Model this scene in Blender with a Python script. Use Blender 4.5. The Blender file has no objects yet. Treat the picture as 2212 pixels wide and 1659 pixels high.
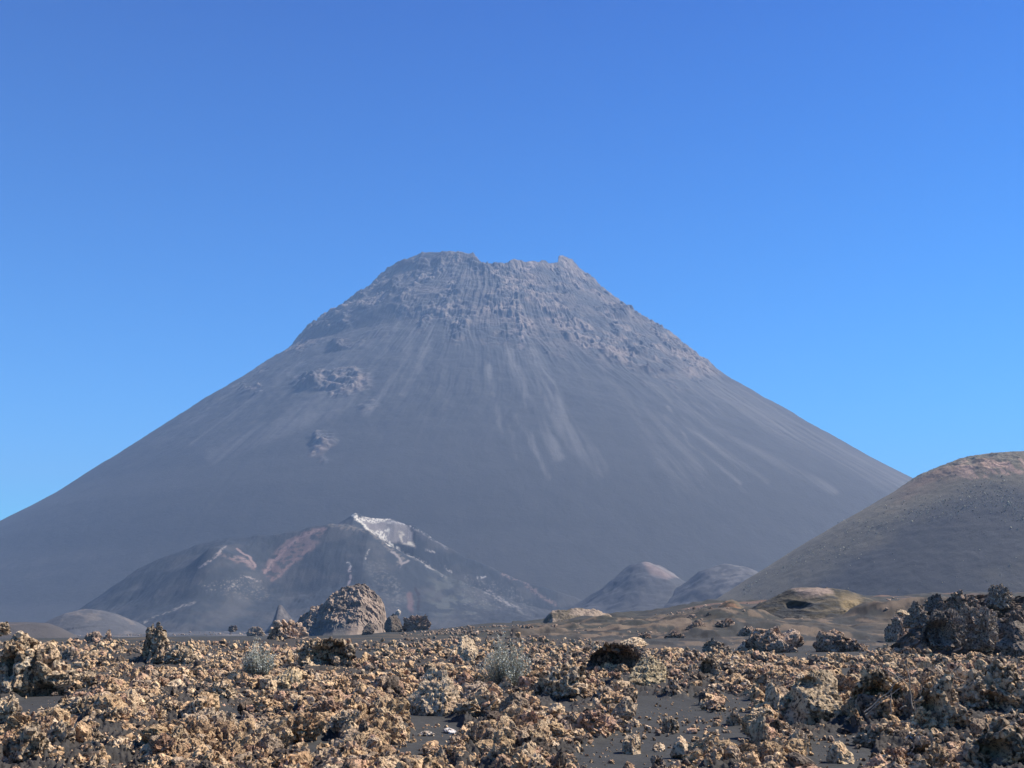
import bpy, bmesh, math, random
import numpy as np

# ------------------------------------------------------------------ camera, sky, sun, exposure
scn = bpy.context.scene
C = scn.collection
CAMZ = 2.0
PITCH = 11.915
cam_d = bpy.data.cameras.new("camera")
cam_d.sensor_width = 36.0
cam_d.angle = math.radians(50.0)
cam_d.clip_start = 0.1
cam_d.clip_end = 40000
cam = bpy.data.objects.new("camera", cam_d)
C.objects.link(cam)
cam.location = (0, 0, CAMZ)
cam.rotation_euler = (math.radians(90 + PITCH), 0, 0)
scn.camera = cam

SUN_EL, SUN_AZ = 48.0, 71.0          # degrees; azimuth clockwise from the view direction (+Y)
w = bpy.data.worlds.new("World")
scn.world = w
w.use_nodes = True
wn, wl = w.node_tree.nodes, w.node_tree.links
bg = wn["Background"]
sky = wn.new("ShaderNodeTexSky")
sky.sky_type = 'NISHITA'
sky.sun_disc = False
sky.sun_elevation = math.radians(SUN_EL)
sky.sun_rotation = math.radians(SUN_AZ)
sky.altitude = 1700
sky.air_density = 1.0
sky.dust_density = 0.3
sky.ozone_density = 4.0
SKY_SAT = 1.3
hs = wn.new("ShaderNodeHueSaturation")
hs.inputs["Saturation"].default_value = SKY_SAT
wl.new(sky.outputs[0], hs.inputs["Color"])
tcw = wn.new("ShaderNodeTexCoord")
sxyz = wn.new("ShaderNodeSeparateXYZ")
wl.new(tcw.outputs["Generated"], sxyz.inputs[0])
rampw = wn.new("ShaderNodeValToRGB")
rampw.color_ramp.elements[0].position = 0.05
rampw.color_ramp.elements[0].color = (0.16, 0.92, 1.02, 1)
rampw.color_ramp.elements[1].position = 0.55
rampw.color_ramp.elements[1].color = (0.0, 0.41, 0.72, 1)
wl.new(sxyz.outputs["Z"], rampw.inputs["Fac"])
mulw = wn.new("ShaderNodeVectorMath")
mulw.operation = 'MULTIPLY'
wl.new(hs.outputs[0], mulw.inputs[0])
wl.new(rampw.outputs[0], mulw.inputs[1])
wl.new(mulw.outputs[0], bg.inputs["Color"])
bg.inputs["Strength"].default_value = 0.118

sd = bpy.data.lights.new("sun", 'SUN')
sd.energy = 5.0
sd.angle = math.radians(0.5)
sd.color = (1.0, 0.95, 0.87)
sun = bpy.data.objects.new("sun", sd)
C.objects.link(sun)
_e, _a = math.radians(SUN_EL), math.radians(SUN_AZ)
from mathutils import Vector
sdir = Vector((math.sin(_a) * math.cos(_e), math.cos(_a) * math.cos(_e), math.sin(_e)))
sun.rotation_euler = sdir.to_track_quat('Z', 'Y').to_euler()
sun.location = (50, -20, 80)

vs = scn.view_settings
vs.view_transform = 'Standard'
vs.look = 'None'
vs.gamma = 1.0
vs.exposure = 1.0
vs.use_curve_mapping = False
scn.cycles.volume_bounces = 0
scn.cycles.max_bounces = 4
scn.cycles.diffuse_bounces = 1
scn.cycles.use_denoising = True

# ------------------------------------------------------------------ pixel <-> world (2212 x 1659 drawing units)
F = 2371.8
CT, ST = math.cos(math.radians(PITCH)), math.sin(math.radians(PITCH))

def at(px, py, d):
    dx = (px - 1106) / F
    du = (829.5 - py) / F
    y = CT - ST * du
    z = ST + CT * du
    return dx / y * d, d + 0 * px, CAMZ + z / y * d

def proj(x, y, z):
    zz = z - CAMZ
    dd = np.maximum(y * CT + zz * ST, 0.01)
    u = -y * ST + zz * CT
    return 1106 + F * x / dd, 829.5 - F * u / dd

# ------------------------------------------------------------------ noise
_rng = np.random.default_rng(11)
_P = _rng.permutation(4096).astype(np.int32)
_G = _rng.normal(size=(4096, 3)).astype(np.float32)
_G /= np.linalg.norm(_G, axis=1)[:, None]

def _pn(x, y, z):
    xi, yi, zi = np.floor(x).astype(np.int32), np.floor(y).astype(np.int32), np.floor(z).astype(np.int32)
    xf, yf, zf = (x - xi).astype(np.float32), (y - yi).astype(np.float32), (z - zi).astype(np.float32)
    u, v, t = [f * f * f * (f * (f * 6 - 15) + 10) for f in (xf, yf, zf)]
    out = 0
    for i in (0, 1):
        a = _P[(xi + i) & 4095]
        wu = u if i else 1 - u
        for j in (0, 1):
            b = _P[(a + yi + j) & 4095]
            wv = v if j else 1 - v
            for k in (0, 1):
                g = _G[_P[(b + zi + k) & 4095]]
                wt = t if k else 1 - t
                out = out + wu * wv * wt * (g[..., 0] * (xf - i) + g[..., 1] * (yf - j) + g[..., 2] * (zf - k))
    return out * 1.6

def pn(x, y, z=0.0, s=0.0):
    x, y, z = np.broadcast_arrays(np.asarray(x, np.float64), np.asarray(y, np.float64), np.asarray(z, np.float64))
    sh = x.shape
    x, y, z = x.ravel() + s * 17.31, y.ravel() + s * 5.7, z.ravel() + s * 9.13
    out = np.empty(x.size, np.float32)
    for a in range(0, x.size, 200000):
        out[a:a + 200000] = _pn(x[a:a + 200000], y[a:a + 200000], z[a:a + 200000])
    return out.reshape(sh)

def fbm(x, y, z=0.0, oct=4, s=0.0, gain=0.5):
    a, f, r = 1.0, 1.0, 0
    for i in range(oct):
        r = r + a * pn(x * f, y * f, z * f, s + i * 3.3)
        a *= gain
        f *= 2.03
    return r

def ridged(x, y, z=0.0, oct=4, s=0.0, gain=0.5):
    a, f, r, n = 1.0, 1.0, 0, 0
    for i in range(oct):
        r = r + a * (1 - 2 * np.abs(pn(x * f, y * f, z * f, s + i * 3.3)))
        n += a
        a *= gain
        f *= 2.07
    return r / n

def sm(a, b, x):
    t = np.clip((x - a) / (b - a), 0, 1)
    return t * t * (3 - 2 * t)

def in_poly(px, py, poly):
    inside = np.zeros(px.shape, bool)
    n = len(poly)
    for i in range(n):
        x1, y1 = poly[i]
        x2, y2 = poly[(i + 1) % n]
        c = ((y1 > py) != (y2 > py)) & (px < (x2 - x1) * (py - y1) / ((y2 - y1) or 1e-9) + x1)
        inside ^= c
    return inside

def seg_dist(px, py, pts):
    best = np.full(px.shape, 1e9)
    for (x1, y1), (x2, y2) in zip(pts[:-1], pts[1:]):
        dx, dy = x2 - x1, y2 - y1
        t = np.clip(((px - x1) * dx + (py - y1) * dy) / (dx * dx + dy * dy), 0, 1)
        best = np.minimum(best, np.hypot(px - x1 - t * dx, py - y1 - t * dy))
    return best

def blob(px, py, cx, cy, rx, ry, soft=0.35):
    d = np.hypot((px - cx) / rx, (py - cy) / ry)
    return 1 - sm(1 - soft, 1 + soft, d)

def poly_soft(px, py, poly, soft):
    ins = in_poly(px, py, poly)
    d = seg_dist(px, py, list(poly) + [poly[0]])
    return np.clip(0.5 + np.where(ins, d, -d) / (2 * soft), 0, 1)

def mix(a, b, t):
    return a + (b - a) * t[..., None]

# ------------------------------------------------------------------ mesh helpers
def mesh_from(name, V, Fc, col=None, mat=None, smooth=False, parent=None):
    """V (n,3); Fc (m,3) or (m,4)."""
    me = bpy.data.meshes.new(name)
    V = np.ascontiguousarray(V, np.float32)
    Fc = np.ascontiguousarray(Fc, np.int32)
    k = Fc.shape[1]
    me.vertices.add(len(V))
    me.vertices.foreach_set("co", V.ravel())
    me.loops.add(Fc.size)
    me.loops.foreach_set("vertex_index", Fc.ravel())
    me.polygons.add(len(Fc))
    me.polygons.foreach_set("loop_start", np.arange(0, Fc.size, k, dtype=np.int32))
    me.polygons.foreach_set("use_smooth", np.full(len(Fc), smooth))
    me.update(calc_edges=True)
    if col is not None:
        a = me.color_attributes.new("Col", 'FLOAT_COLOR', 'POINT')
        cc = np.ones((len(V), 4), np.float32)
        cc[:, :3] = np.clip(col, 0.004, 0.95)
        a.data.foreach_set("color", cc.ravel())
    if mat:
        me.materials.append(mat)
    o = bpy.data.objects.new(name, me)
    C.objects.link(o)
    if parent:
        o.parent = parent
    return o

def grid_faces(nr, nc, wrap=False):
    i = np.arange(nr - 1)[:, None]
    j = np.arange(nc if wrap else nc - 1)[None, :]
    j2 = (j + 1) % nc
    return np.stack([i * nc + j, i * nc + j2, (i + 1) * nc + j2, (i + 1) * nc + j], -1).reshape(-1, 4)

def tag(o, label, cat, group=None, kind=None):
    o["label"] = label
    o["category"] = cat
    if group:
        o["group"] = group
    if kind:
        o["kind"] = kind
    return o

# ------------------------------------------------------------------ materials
def material(name, scale, bump, bump_dist, var=0.25, rough=0.95, spec=0.15, objvar=0.0, fine=None):
    m = bpy.data.materials.new(name)
    m.use_nodes = True
    n, l = m.node_tree.nodes, m.node_tree.links
    b = n["Principled BSDF"]
    b.inputs["Roughness"].default_value = rough
    b.inputs["Specular IOR Level"].default_value = spec
    at_ = n.new("ShaderNodeAttribute")
    at_.attribute_name = "Col"
    tc = n.new("ShaderNodeTexCoord")
    nz = n.new("ShaderNodeTexNoise")
    nz.inputs["Scale"].default_value = scale
    nz.inputs["Detail"].default_value = 8
    nz.inputs["Roughness"].default_value = 0.65
    l.new(tc.outputs["Object"], nz.inputs["Vector"])
    mr = n.new("ShaderNodeMapRange")
    mr.inputs["From Min"].default_value = 0.3
    mr.inputs["From Max"].default_value = 0.7
    mr.inputs["To Min"].default_value = 1 - var
    mr.inputs["To Max"].default_value = 1 + var
    l.new(nz.outputs["Fac"], mr.inputs["Value"])
    fac = mr.outputs[0]
    if objvar:
        oi = n.new("ShaderNodeObjectInfo")
        m2 = n.new("ShaderNodeMapRange")
        m2.inputs["To Min"].default_value = 1 - objvar
        m2.inputs["To Max"].default_value = 1 + objvar
        l.new(oi.outputs["Random"], m2.inputs["Value"])
        mm = n.new("ShaderNodeMath")
        mm.operation = 'MULTIPLY'
        l.new(fac, mm.inputs[0])
        l.new(m2.outputs[0], mm.inputs[1])
        fac = mm.outputs[0]
    sc_ = n.new("ShaderNodeVectorMath")
    sc_.operation = 'SCALE'
    l.new(at_.outputs["Color"], sc_.inputs[0])
    l.new(fac, sc_.inputs["Scale"])
    l.new(sc_.outputs[0], b.inputs["Base Color"])
    if bump:
        n2 = n.new("ShaderNodeTexNoise")
        n2.inputs["Scale"].default_value = fine or scale * 2.5
        n2.inputs["Detail"].default_value = 6
        n2.inputs["Roughness"].default_value = 0.7
        l.new(tc.outputs["Object"], n2.inputs["Vector"])
        bp = n.new("ShaderNodeBump")
        bp.inputs["Strength"].default_value = bump
        bp.inputs["Distance"].default_value = bump_dist
        l.new(n2.outputs["Fac"], bp.inputs["Height"])
        l.new(bp.outputs[0], b.inputs["Normal"])
    return m

M_GROUND = material("ash_ground", 9.0, 0.5, 0.03, var=0.22, fine=26)
def add_dark_and_shade(m, scale, lo, hi, dark):
    n, l = m.node_tree.nodes, m.node_tree.links
    tc = n.new("ShaderNodeTexCoord")
    nz = n.new("ShaderNodeTexNoise")
    nz.inputs["Scale"].default_value = scale
    nz.inputs["Detail"].default_value = 5
    nz.inputs["Roughness"].default_value = .7
    l.new(tc.outputs["Object"], nz.inputs["Vector"])
    mr = n.new("ShaderNodeMapRange")
    mr.inputs["From Min"].default_value = lo
    mr.inputs["From Max"].default_value = hi
    mr.inputs["To Min"].default_value = dark
    mr.inputs["To Max"].default_value = 1.0
    l.new(nz.outputs["Fac"], mr.inputs["Value"])
    b = n["Principled BSDF"]
    src = b.inputs["Base Color"].links[0].from_socket
    sc_ = n.new("ShaderNodeVectorMath")
    sc_.operation = 'SCALE'
    l.new(src, sc_.inputs[0])
    l.new(mr.outputs[0], sc_.inputs["Scale"])
    l.new(sc_.outputs[0], b.inputs["Base Color"])

M_ROCK = material("lava_rock", 7.0, 0.9, 0.05, var=0.28, objvar=0.12, fine=16)
add_dark_and_shade(M_ROCK, 11.0, 0.41, 0.52, 0.13)  # dark lava interior, plus black pit shadow painted into the rock colour
M_CONE = material("volcano_ash", 0.02, 0.35, 3.0, var=0.08, fine=0.12)
M_MIDCONE = material("crater_slope", 0.05, 0.4, 1.5, var=0.12, fine=0.3)
M_CINDER = material("cinder_slope", 0.12, 0.5, 0.8, var=0.14, fine=0.8)
M_HILL = material("ash_hill_slope", 0.6, 0.5, 0.2, var=0.15, fine=2.5)
M_PLANT = material("dry_plant", 30, 0, 0, var=0.2, rough=0.8)

# ------------------------------------------------------------------ ground height
ASH = [
    [(148, 1425), (166, 1440), (150, 1480), (125, 1530), (175, 1545), (190, 1575), (232, 1620), (225, 1640), (180, 1625), (158, 1600), (155, 1562), (95, 1548), (30, 1548), (32, 1515), (60, 1500), (128, 1492), (142, 1450)],
    [(455, 1540), (500, 1532), (532, 1533), (535, 1570), (520, 1620), (500, 1659), (470, 1659), (490, 1610), (460, 1570)],
    [(865, 1530), (905, 1528), (990, 1552), (1004, 1575), (985, 1600), (985, 1700), (955, 1659), (955, 1625), (935, 1612), (915, 1637), (860, 1642), (795, 1637), (870, 1600), (897, 1585), (893, 1560), (860, 1545)],
    [(1368, 1500), (1440, 1512), (1500, 1508), (1545, 1538), (1640, 1538), (1625, 1600), (1650, 1640), (1500, 1648), (1380, 1700), (1240, 1700), (1240, 1612), (1330, 1582), (1378, 1560), (1345, 1555), (1380, 1530)],
    [(1198, 1520), (1238, 1522), (1236, 1541), (1200, 1541)],
    [(1755, 1593), (1830, 1585), (1895, 1600), (1880, 1700), (1755, 1700), (1740, 1640)],
    [(1812, 1456), (1852, 1456), (1852, 1477), (1815, 1477)],
    [(762, 1404), (812, 1404), (812, 1421), (762, 1421)],
    [(1560, 1500), (1640, 1512), (1640, 1530), (1560, 1522)],
    [(380, 1556), (420, 1552), (430, 1566), (390, 1570)],
    [(600, 1610), (650, 1604), (650, 1630), (600, 1640)],
    [(40, 1415), (80, 1412), (90, 1424), (45, 1424)],
]
FIELD_PX = [-700, 0, 300, 620, 860, 1100, 1250, 1400, 1600, 1750, 1900, 2000, 2212, 2900]
FIELD_PY = [1390, 1388, 1384, 1384, 1382, 1384, 1392, 1404, 1421, 1424, 1412, 1396, 1400, 1400]

def rubble_mask(x, y):
    """1 where clinker covers the ground, 0 on bare ash."""
    px, py = proj(x, y, np.zeros_like(x))
    jx = 10 * fbm(x * 1.1, y * 1.1, 0, 3, 2) * np.clip(20 / y, 0.3, 1.6)
    jy = 5 * fbm(x * 1.1, y * 1.1, 0, 3, 9) * np.clip(20 / y, 0.3, 1.6)
    qx, qy = px + jx, py + jy
    m = np.ones(px.shape)
    for p in ASH:
        m = np.minimum(m, 1 - poly_soft(qx, qy, p, 3.0))
        m = np.minimum(m, 1 - poly_soft(qx, qy - 9, p, 3.0))
        m = np.minimum(m, 1 - poly_soft(qx, qy - 19, p, 3.0))
    m = m * sm(-.62, -.42, fbm(x * .7, y * .45, 0, 4, 231))
    far = np.interp(px, FIELD_PX, FIELD_PY)
    m = m * sm(-2.5, 2.5, qy - far)
    m = m * sm(3.0, 6.0, y)
    return m, px, py

# middle-distance ground: height as seen along azimuth columns, at real distances
COL_PX = [-600, 0, 450, 760, 860, 1100, 1350, 1560, 1750, 1900, 2050, 2212, 2900]
DD = [0, 45, 80, 120, 170, 240, 330, 450, 700, 1200, 2000, 12000]
COL_PY = {  # target y of the ground at each DD >= 120
    -600: [1382, 1374, 1374, 1372, 1372, 1372, 1365, 1350, 1334],
    0:    [1384, 1380, 1376, 1374, 1374, 1372, 1365, 1350, 1334],
    450:  [1382, 1376, 1376, 1374, 1372, 1370, 1362, 1350, 1334],
    760:  [1380, 1374, 1372, 1371, 1371, 1370, 1362, 1350, 1334],
    860:  [1379, 1370, 1364, 1365, 1368, 1370, 1362, 1350, 1334],
    1100: [1370, 1357, 1348, 1345, 1350, 1356, 1358, 1350, 1334],
    1350: [1363, 1345, 1332, 1327, 1330, 1338, 1350, 1348, 1334],
    1560: [1350, 1322, 1304, 1302, 1310, 1322, 1345, 1348, 1334],
    1750: [1345, 1315, 1300, 1298, 1306, 1318, 1340, 1346, 1334],
    1900: [1342, 1312, 1295, 1293, 1302, 1315, 1338, 1346, 1334],
    2050: [1344, 1312, 1294, 1291, 1300, 1315, 1338, 1346, 1334],
    2212: [1346, 1314, 1294, 1290, 1300, 1315, 1338, 1346, 1334],
    2900: [1350, 1320, 1300, 1294, 1300, 1315, 1338, 1346, 1334],
}
_HT = []
for p in COL_PX:
    hs_ = [0.0, 0.0, -0.15 if p < 1000 else -0.05]
    for d, yy in zip(DD[3:], COL_PY[p]):
        hs_.append(CAMZ + d * -(yy - 1330.0) / F)
    _HT.append(hs_)
_HT = np.array(_HT)

def ground_base(x, y):
    r = np.hypot(x, y)
    az = np.where(y > 1, 1106 + F * x / np.maximum(y, 1) * 1.0, np.where(x > 0, 2900, -600))
    az = np.clip(az, -600, 2900)
    back = (1 - sm(-20, 15, y))
    lr = np.log(r + 40)
    ld = np.log(np.array(DD) + 40.0)
    k = np.clip(np.searchsorted(ld, lr) - 1, 0, len(DD) - 2)
    t = np.clip((lr - ld[k]) / (ld[k + 1] - ld[k]), 0, 1)
    t = t * t * (3 - 2 * t) * 0.6 + t * 0.4
    c = np.clip(np.searchsorted(COL_PX, az) - 1, 0, len(COL_PX) - 2)
    cp = np.array(COL_PX, float)
    u = (az - cp[c]) / (cp[c + 1] - cp[c])
    u = u * u * (3 - 2 * u)
    h0 = _HT[c, k] * (1 - t) + _HT[c, k + 1] * t
    h1 = _HT[c + 1, k] * (1 - t) + _HT[c + 1, k + 1] * t
    h = h0 * (1 - u) + h1 * u
    return h * (1 - back) + np.where(r > 200, -12.0, 0.0) * back

# broad rises of the clinker field: (px, py of foot, radius m, height m)
MOUNDS = [(60, 1470, 2.2, 0.75), (330, 1425, 2.6, 0.7), (700, 1448, 2.6, 0.8), (1215, 1478, 2.2, 0.8),
          (1350, 1455, 2.2, 0.6), (1790, 1540, 1.6, 0.35), (1960, 1500, 2.2, 0.7), (2110, 1560, 2.0, 0.8),
          (2150, 1450, 4.0, 0.8), (80, 1640, 1.2, 0.35), (640, 1600, 1.6, 0.25), (1080, 1640, 0.7, 0.2),
          (450, 1500, 3.0, 0.35), (1580, 1470, 3.5, 0.4), (960, 1430, 5.0, 0.35), (620, 1386, 5.0, 0.8),
          (200, 1390, 6.0, 0.6), (1950, 1405, 5.0, 0.4)]
_MW = []
for (mx, my, mr, mh) in MOUNDS:
    d = CAMZ / ((my - 1330.0) / F)
    X, Y, _ = at(mx, my, d)
    _MW.append((float(X), float(Y), mr, mh))

HUMS = [
    ([(1300, 1410), (1340, 1402), (1420, 1378), (1500, 1358), (1575, 1347), (1640, 1345), (1700, 1350), (1780, 1362), (1860, 1382), (1940, 1405)], 92., .2),
    ([(1340, 1385), (1380, 1372), (1440, 1348), (1500, 1326), (1545, 1318), (1600, 1324), (1650, 1338), (1700, 1354)], 125., .2),
    ([(1780, 1362), (1850, 1328), (1900, 1308), (1960, 1300), (2040, 1300), (2120, 1306), (2250, 1330)], 115., .24),
    ([(1040, 1402), (1080, 1396), (1160, 1384), (1240, 1374), (1330, 1368), (1400, 1372), (1480, 1392)], 105., .16)]
_HW = []
for (cr_, d_, sl_) in HUMS:
    a_ = np.array(cr_, float)
    X_, _, Z_ = at(a_[:, 0], a_[:, 1], d_)
    _HW.append((X_, Z_, d_, sl_))

def ground_h(x, y, rub=None):
    h = ground_base(x, y)
    near = 1 - sm(90, 160, np.hypot(x, y))
    if np.any((y > 60) & (y < 190)):
        wob = 3.0 * pn(x * .09, y * .09, 0, 66)
        for (X_, Z_, d_, sl_) in _HW:
            hh = np.interp(x + wob * .5, X_, Z_, left=-30, right=-30) - (np.sqrt((y + wob - d_) ** 2 + 9) - 3) * sl_
            hh = np.where((y > 60) & (y < 190), hh, -30)
            dlt = np.clip((hh - h) / .8, -1, 1)
            h = np.where(hh > h, hh, h) + .8 * .25 * (1 - np.abs(dlt)) ** 2
        rk = sm(68, 85, y) * (1 - sm(150, 185, y)) * (x > 0)
        h = h + rk * (.45 * np.maximum(ridged(x * .16, y * .10, 0, 4, 67) - .1, 0) + .12 * fbm(x * .5, y * .4, 0, 3, 68))
    if rub is None:
        rub = rubble_mask(x, y)[0]
    m = 0
    for (X, Y, R_, H_) in _MW:
        m = m + H_ * np.exp(-((x - X) ** 2 + (y - Y) ** 2) / (R_ * R_))
    h = h + 0.42 * m * near
    h = h + near * 0.07 * fbm(x * 0.35, y * 0.35, 0, 3, 4)
    h = h + rub * near * (0.04 + 0.12 * fbm(x * 0.9, y * 0.9, 0, 3, 6))
    return h

def gh(x, y):
    return float(ground_h(np.array([float(x)]), np.array([float(y)]))[0])

def ground_hit(px, py, dmin=8, dmax=420):
    """first point where the ray through (px, py) meets the ground."""
    ds = np.geomspace(dmin, dmax, 500)
    X, Y, Z = at(px, py, ds)
    g = ground_h(X, Y)
    k = np.where(Z <= g)[0]
    d = ds[k[0]] if len(k) else 70.0
    X, Y, Z = at(px, py, d)
    return float(X), float(Y), gh(X, Y)

# ground mesh: one polar sheet to the horizon, fine inside the view
th_in = np.radians(np.linspace(-33, 33, 1500))
th_out = np.radians(np.linspace(33, 327, 90)[1:-1])
th = np.r_[th_in, th_out]
rr = np.r_[np.geomspace(0.6, 9, 26)[:-1], 1 / np.linspace(1 / 9.0, 1 / 85.0, 560)[:-1], np.geomspace(85, 400, 230)[:-1], np.geomspace(400, 9000, 90)]
TH_, RR_ = np.meshgrid(th, rr)
gx, gy = np.sin(TH_) * RR_, np.cos(TH_) * RR_
rub, gpx, gpy = rubble_mask(gx, gy)
gz = ground_h(gx, gy, rub)
inview = (np.cos(TH_) > math.cos(math.radians(34))) & (RR_ < 95)
xs, ys = gx[inview], gy[inview]
rough = 0.10 * ridged(xs * 2.2, ys * 2.2, 0, 4, 21, 0.6) + 0.05 * pn(xs * 14, ys * 14, 0, 8)
gz[inview] += rub[inview] * rough * np.clip(30 / RR_[inview], 0.6, 1.4)
gz[inview] += (1 - rub[inview]) * 0.012 * fbm(xs * 3, ys * 3, 0, 3, 31)
mid = (np.cos(TH_) > math.cos(math.radians(34))) & (RR_ >= 45) & (RR_ < 600)
xm, ym = gx[mid], gy[mid]
gz[mid] += (1 - rub[mid]) * (0.3 * fbm(xm * 0.05, ym * 0.05, 0, 3, 12) + 1.1 * np.maximum(fbm(xm * 0.09, ym * 0.06, 0, 4, 14) - 0.12, 0) * (xm > 0)) * sm(55, 110, RR_[mid])
# colours: dark ash, olive dune sand, rusty patches, darkened clinker ground
ash = np.array([0.042, 0.041, 0.039])
dune = np.array([0.040, 0.038, 0.029])
plain = np.array([0.055, 0.054, 0.054])
tan = np.array([0.050, 0.042, 0.035])  # ground under clinker, painted dark as the shaded gaps between stones
rust = np.array([0.14, 0.085, 0.06])
nb = fbm(gx * 0.03, gy * 0.03, 0, 4, 41)
gcol = np.ones(gx.shape + (3,)) * ash
gcol = mix(gcol, dune * np.ones_like(gcol), sm(60, 150, RR_) * np.clip(0.55 + 0.7 * nb, 0, 1))
gcol = mix(gcol, rust * np.ones_like(gcol), 0.8 * sm(110, 180, RR_) * sm(0.25, 0.5, fbm(gx * 0.035, gy * 0.06, 0, 4, 55)) * (gpx > 1400))
gcol = mix(gcol, np.array([0.085, 0.064, 0.044]) * np.ones_like(gcol), 0.7 * sm(75, 110, RR_) * (1 - sm(170, 260, RR_)) * sm(0.2, 0.4, fbm(gx * 0.08, gy * 0.08, 0, 5, 58)))
rk_ = sm(66, 80, RR_) * (1 - sm(150, 200, RR_)) * (gx > 0)
nrk = fbm(gx * .35, gy * .18, 0, 5, 59)
gcol = mix(gcol, np.array([0.14, 0.10, 0.068]) * np.ones_like(gcol), .8 * rk_ * sm(.12, .3, nrk))
gcol = mix(gcol, np.array([0.025, 0.022, 0.02]) * np.ones_like(gcol), .8 * rk_ * sm(.3, .5, fbm(gx * .6, gy * .35, 0, 4, 60)))
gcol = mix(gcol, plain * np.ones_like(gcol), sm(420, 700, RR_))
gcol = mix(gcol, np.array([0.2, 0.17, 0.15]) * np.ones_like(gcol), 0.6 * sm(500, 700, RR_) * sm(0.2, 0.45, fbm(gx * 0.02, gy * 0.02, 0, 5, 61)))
gcol = mix(gcol, tan * np.ones_like(gcol), rub * (0.7 + 0.3 * np.clip(pn(gx * 3, gy * 3, 0, 44), -1, 1)))
gcol *= (1 + 0.12 * pn(gx * 0.8, gy * 0.8, 0, 47))[..., None]
V = np.stack([gx, gy, gz], -1).reshape(-1, 3)
Fg = grid_faces(len(rr), len(th), wrap=True)[:, ::-1]
V = np.vstack([V, [[0, 0, float(gz[0].mean())]]])
cc = np.vstack([gcol.reshape(-1, 3), ash[None]])
nc = len(th)
j = np.arange(nc)
cap = np.stack([np.full(nc, len(V) - 1), j, (j + 1) % nc, (j + 1) % nc], -1)
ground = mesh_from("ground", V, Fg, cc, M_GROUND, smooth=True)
tag(ground, "dark volcanic ash ground running from the foreground out to the caldera floor", "ground", kind="structure")
del V, Fg, cc, gcol, TH_, RR_, gx, gy, gz

# ------------------------------------------------------------------ the volcano
LPROF = [(250, 1105.8), (300, 1083.2), (350, 1038.1), (400, 986.2), (450, 939.8), (500, 896.6), (550, 865.0), (600, 815.2), (650, 751.7), (700, 719.5), (750, 682.8), (800, 645.7), (850, 608.8), (900, 571.5), (950, 533.8), (1000, 495.2), (1050, 456.3), (1100, 418.4), (1150, 380.7), (1200, 342.5), (1250, 303.0), (1300, 269.6), (1350, 240.0), (1400, 207.3), (1450, 174.7), (1500, 141.2), (1550, 114.1), (1600, 88.3), (1650, 63.2), (1700, 46.9), (1750, 30.7), (1800, 13.4), (1850, 4.3), (1900, -4), (2000, -18), (2200, -40), (2600, -70)]
RPROF = [(250, 1132.0), (300, 1088.8), (350, 1023.9), (400, 970.2), (450, 924.8), (500, 886.6), (550, 849.4), (600, 811.5), (650, 765.3), (700, 721.6), (750, 682.7), (800, 647.7), (850, 614.3), (900, 580.4), (950, 546.3), (1000, 512.3), (1050, 478.4), (1100, 444.6), (1150, 410.3), (1200, 379.5), (1250, 349.1), (1300, 319.3), (1350, 290.6), (1400, 261.4), (1450, 233.7), (1500, 205.6), (1550, 179.8), (1600, 153.8), (1650, 127.8), (1700, 103.5), (1750, 83.1), (1800, 62.0), (1850, 40.9), (1900, 26), (2000, 2), (2200, -34), (2600, -70)]
VX, VY = -76.3, 3400.0
lr_, lz_ = np.array(LPROF).T
rr2, rz_ = np.array(RPROF).T
lz_ = lz_.copy(); rz_ = rz_.copy()
def smooth_prof(r, z):
    g = np.linspace(0, 2600, 521)
    zi = np.interp(g, r, z, left=z[0] + 20)
    k = np.exp(-np.linspace(-2, 2, 9) ** 2); k /= k.sum()
    zz = np.convolve(np.pad(zi, 4, mode='edge'), k, 'valid')
    return g, zz
LG = smooth_prof(lr_, lz_)
RG = smooth_prof(rr2, rz_)
# heights of the broken summit rim seen in the photograph, by lateral position
CAPP = [(700, 520), (840, 572), (870, 558), (893, 547), (905, 540), (915, 542), (925, 538), (940, 541), (960, 539), (985, 542), (1005, 548), (1017, 549), (1022, 545), (1028, 559), (1040, 577), (1060, 580), (1090, 581), (1112, 566), (1125, 565), (1135, 571), (1150, 567), (1163, 572), (1170, 565), (1178, 563), (1186, 571), (1205, 570), (1208, 543), (1222, 541), (1238, 547), (1252, 571), (1275, 590), (1400, 600)]
cpx, cpy = np.array(CAPP, float).T
_x0 = at(cpx, cpy, 3080.0)[0]
_dc = 3400 - np.sqrt(np.maximum(350.0 ** 2 - (_x0 + 76) ** 2, 120.0 ** 2))
_cx, _, _cz = at(cpx, cpy, _dc)

phi = np.r_[np.radians(np.linspace(-18, 198, 1900)), np.radians(np.linspace(198, 342, 160)[1:-1])]   # 90 deg = toward the camera
vr = np.r_[np.linspace(5, 400, 130)[:-1], np.linspace(400, 1250, 320)[:-1], np.linspace(1250, 2500, 260)]
PH, VR = np.meshgrid(phi, vr)
side = 0.5 + 0.5 * np.cos(PH)          # 1 = right
side = side * side * (3 - 2 * side)
zc = np.interp(VR, *LG) * (1 - side) + np.interp(VR, *RG) * side
vx = VX + VR * np.cos(PH)
vy = VY - VR * np.sin(PH)
zc = zc - 85 * sm(1250, 1900, VR) * sm(0.5, 0.95, np.sin(PH))
cap = np.interp(vx, _cx, _cz)
cap = cap - np.abs(vy - 3080) * 0.01
cap += 2.5 * ridged(vx * 0.03, vy * 0.03, 0, 3, 71)
crater = sm(0.0, 1.0, 1 - np.hypot((vx - VX - 30) / 260, (vy - VY - 60) / 200))
cap -= 170 * crater
vz = np.minimum(zc, cap)
px, py = proj(vx, vy, vz)
jn = fbm(vx * 0.012, vz * 0.012, vy * 0.012, 4, 73)
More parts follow.
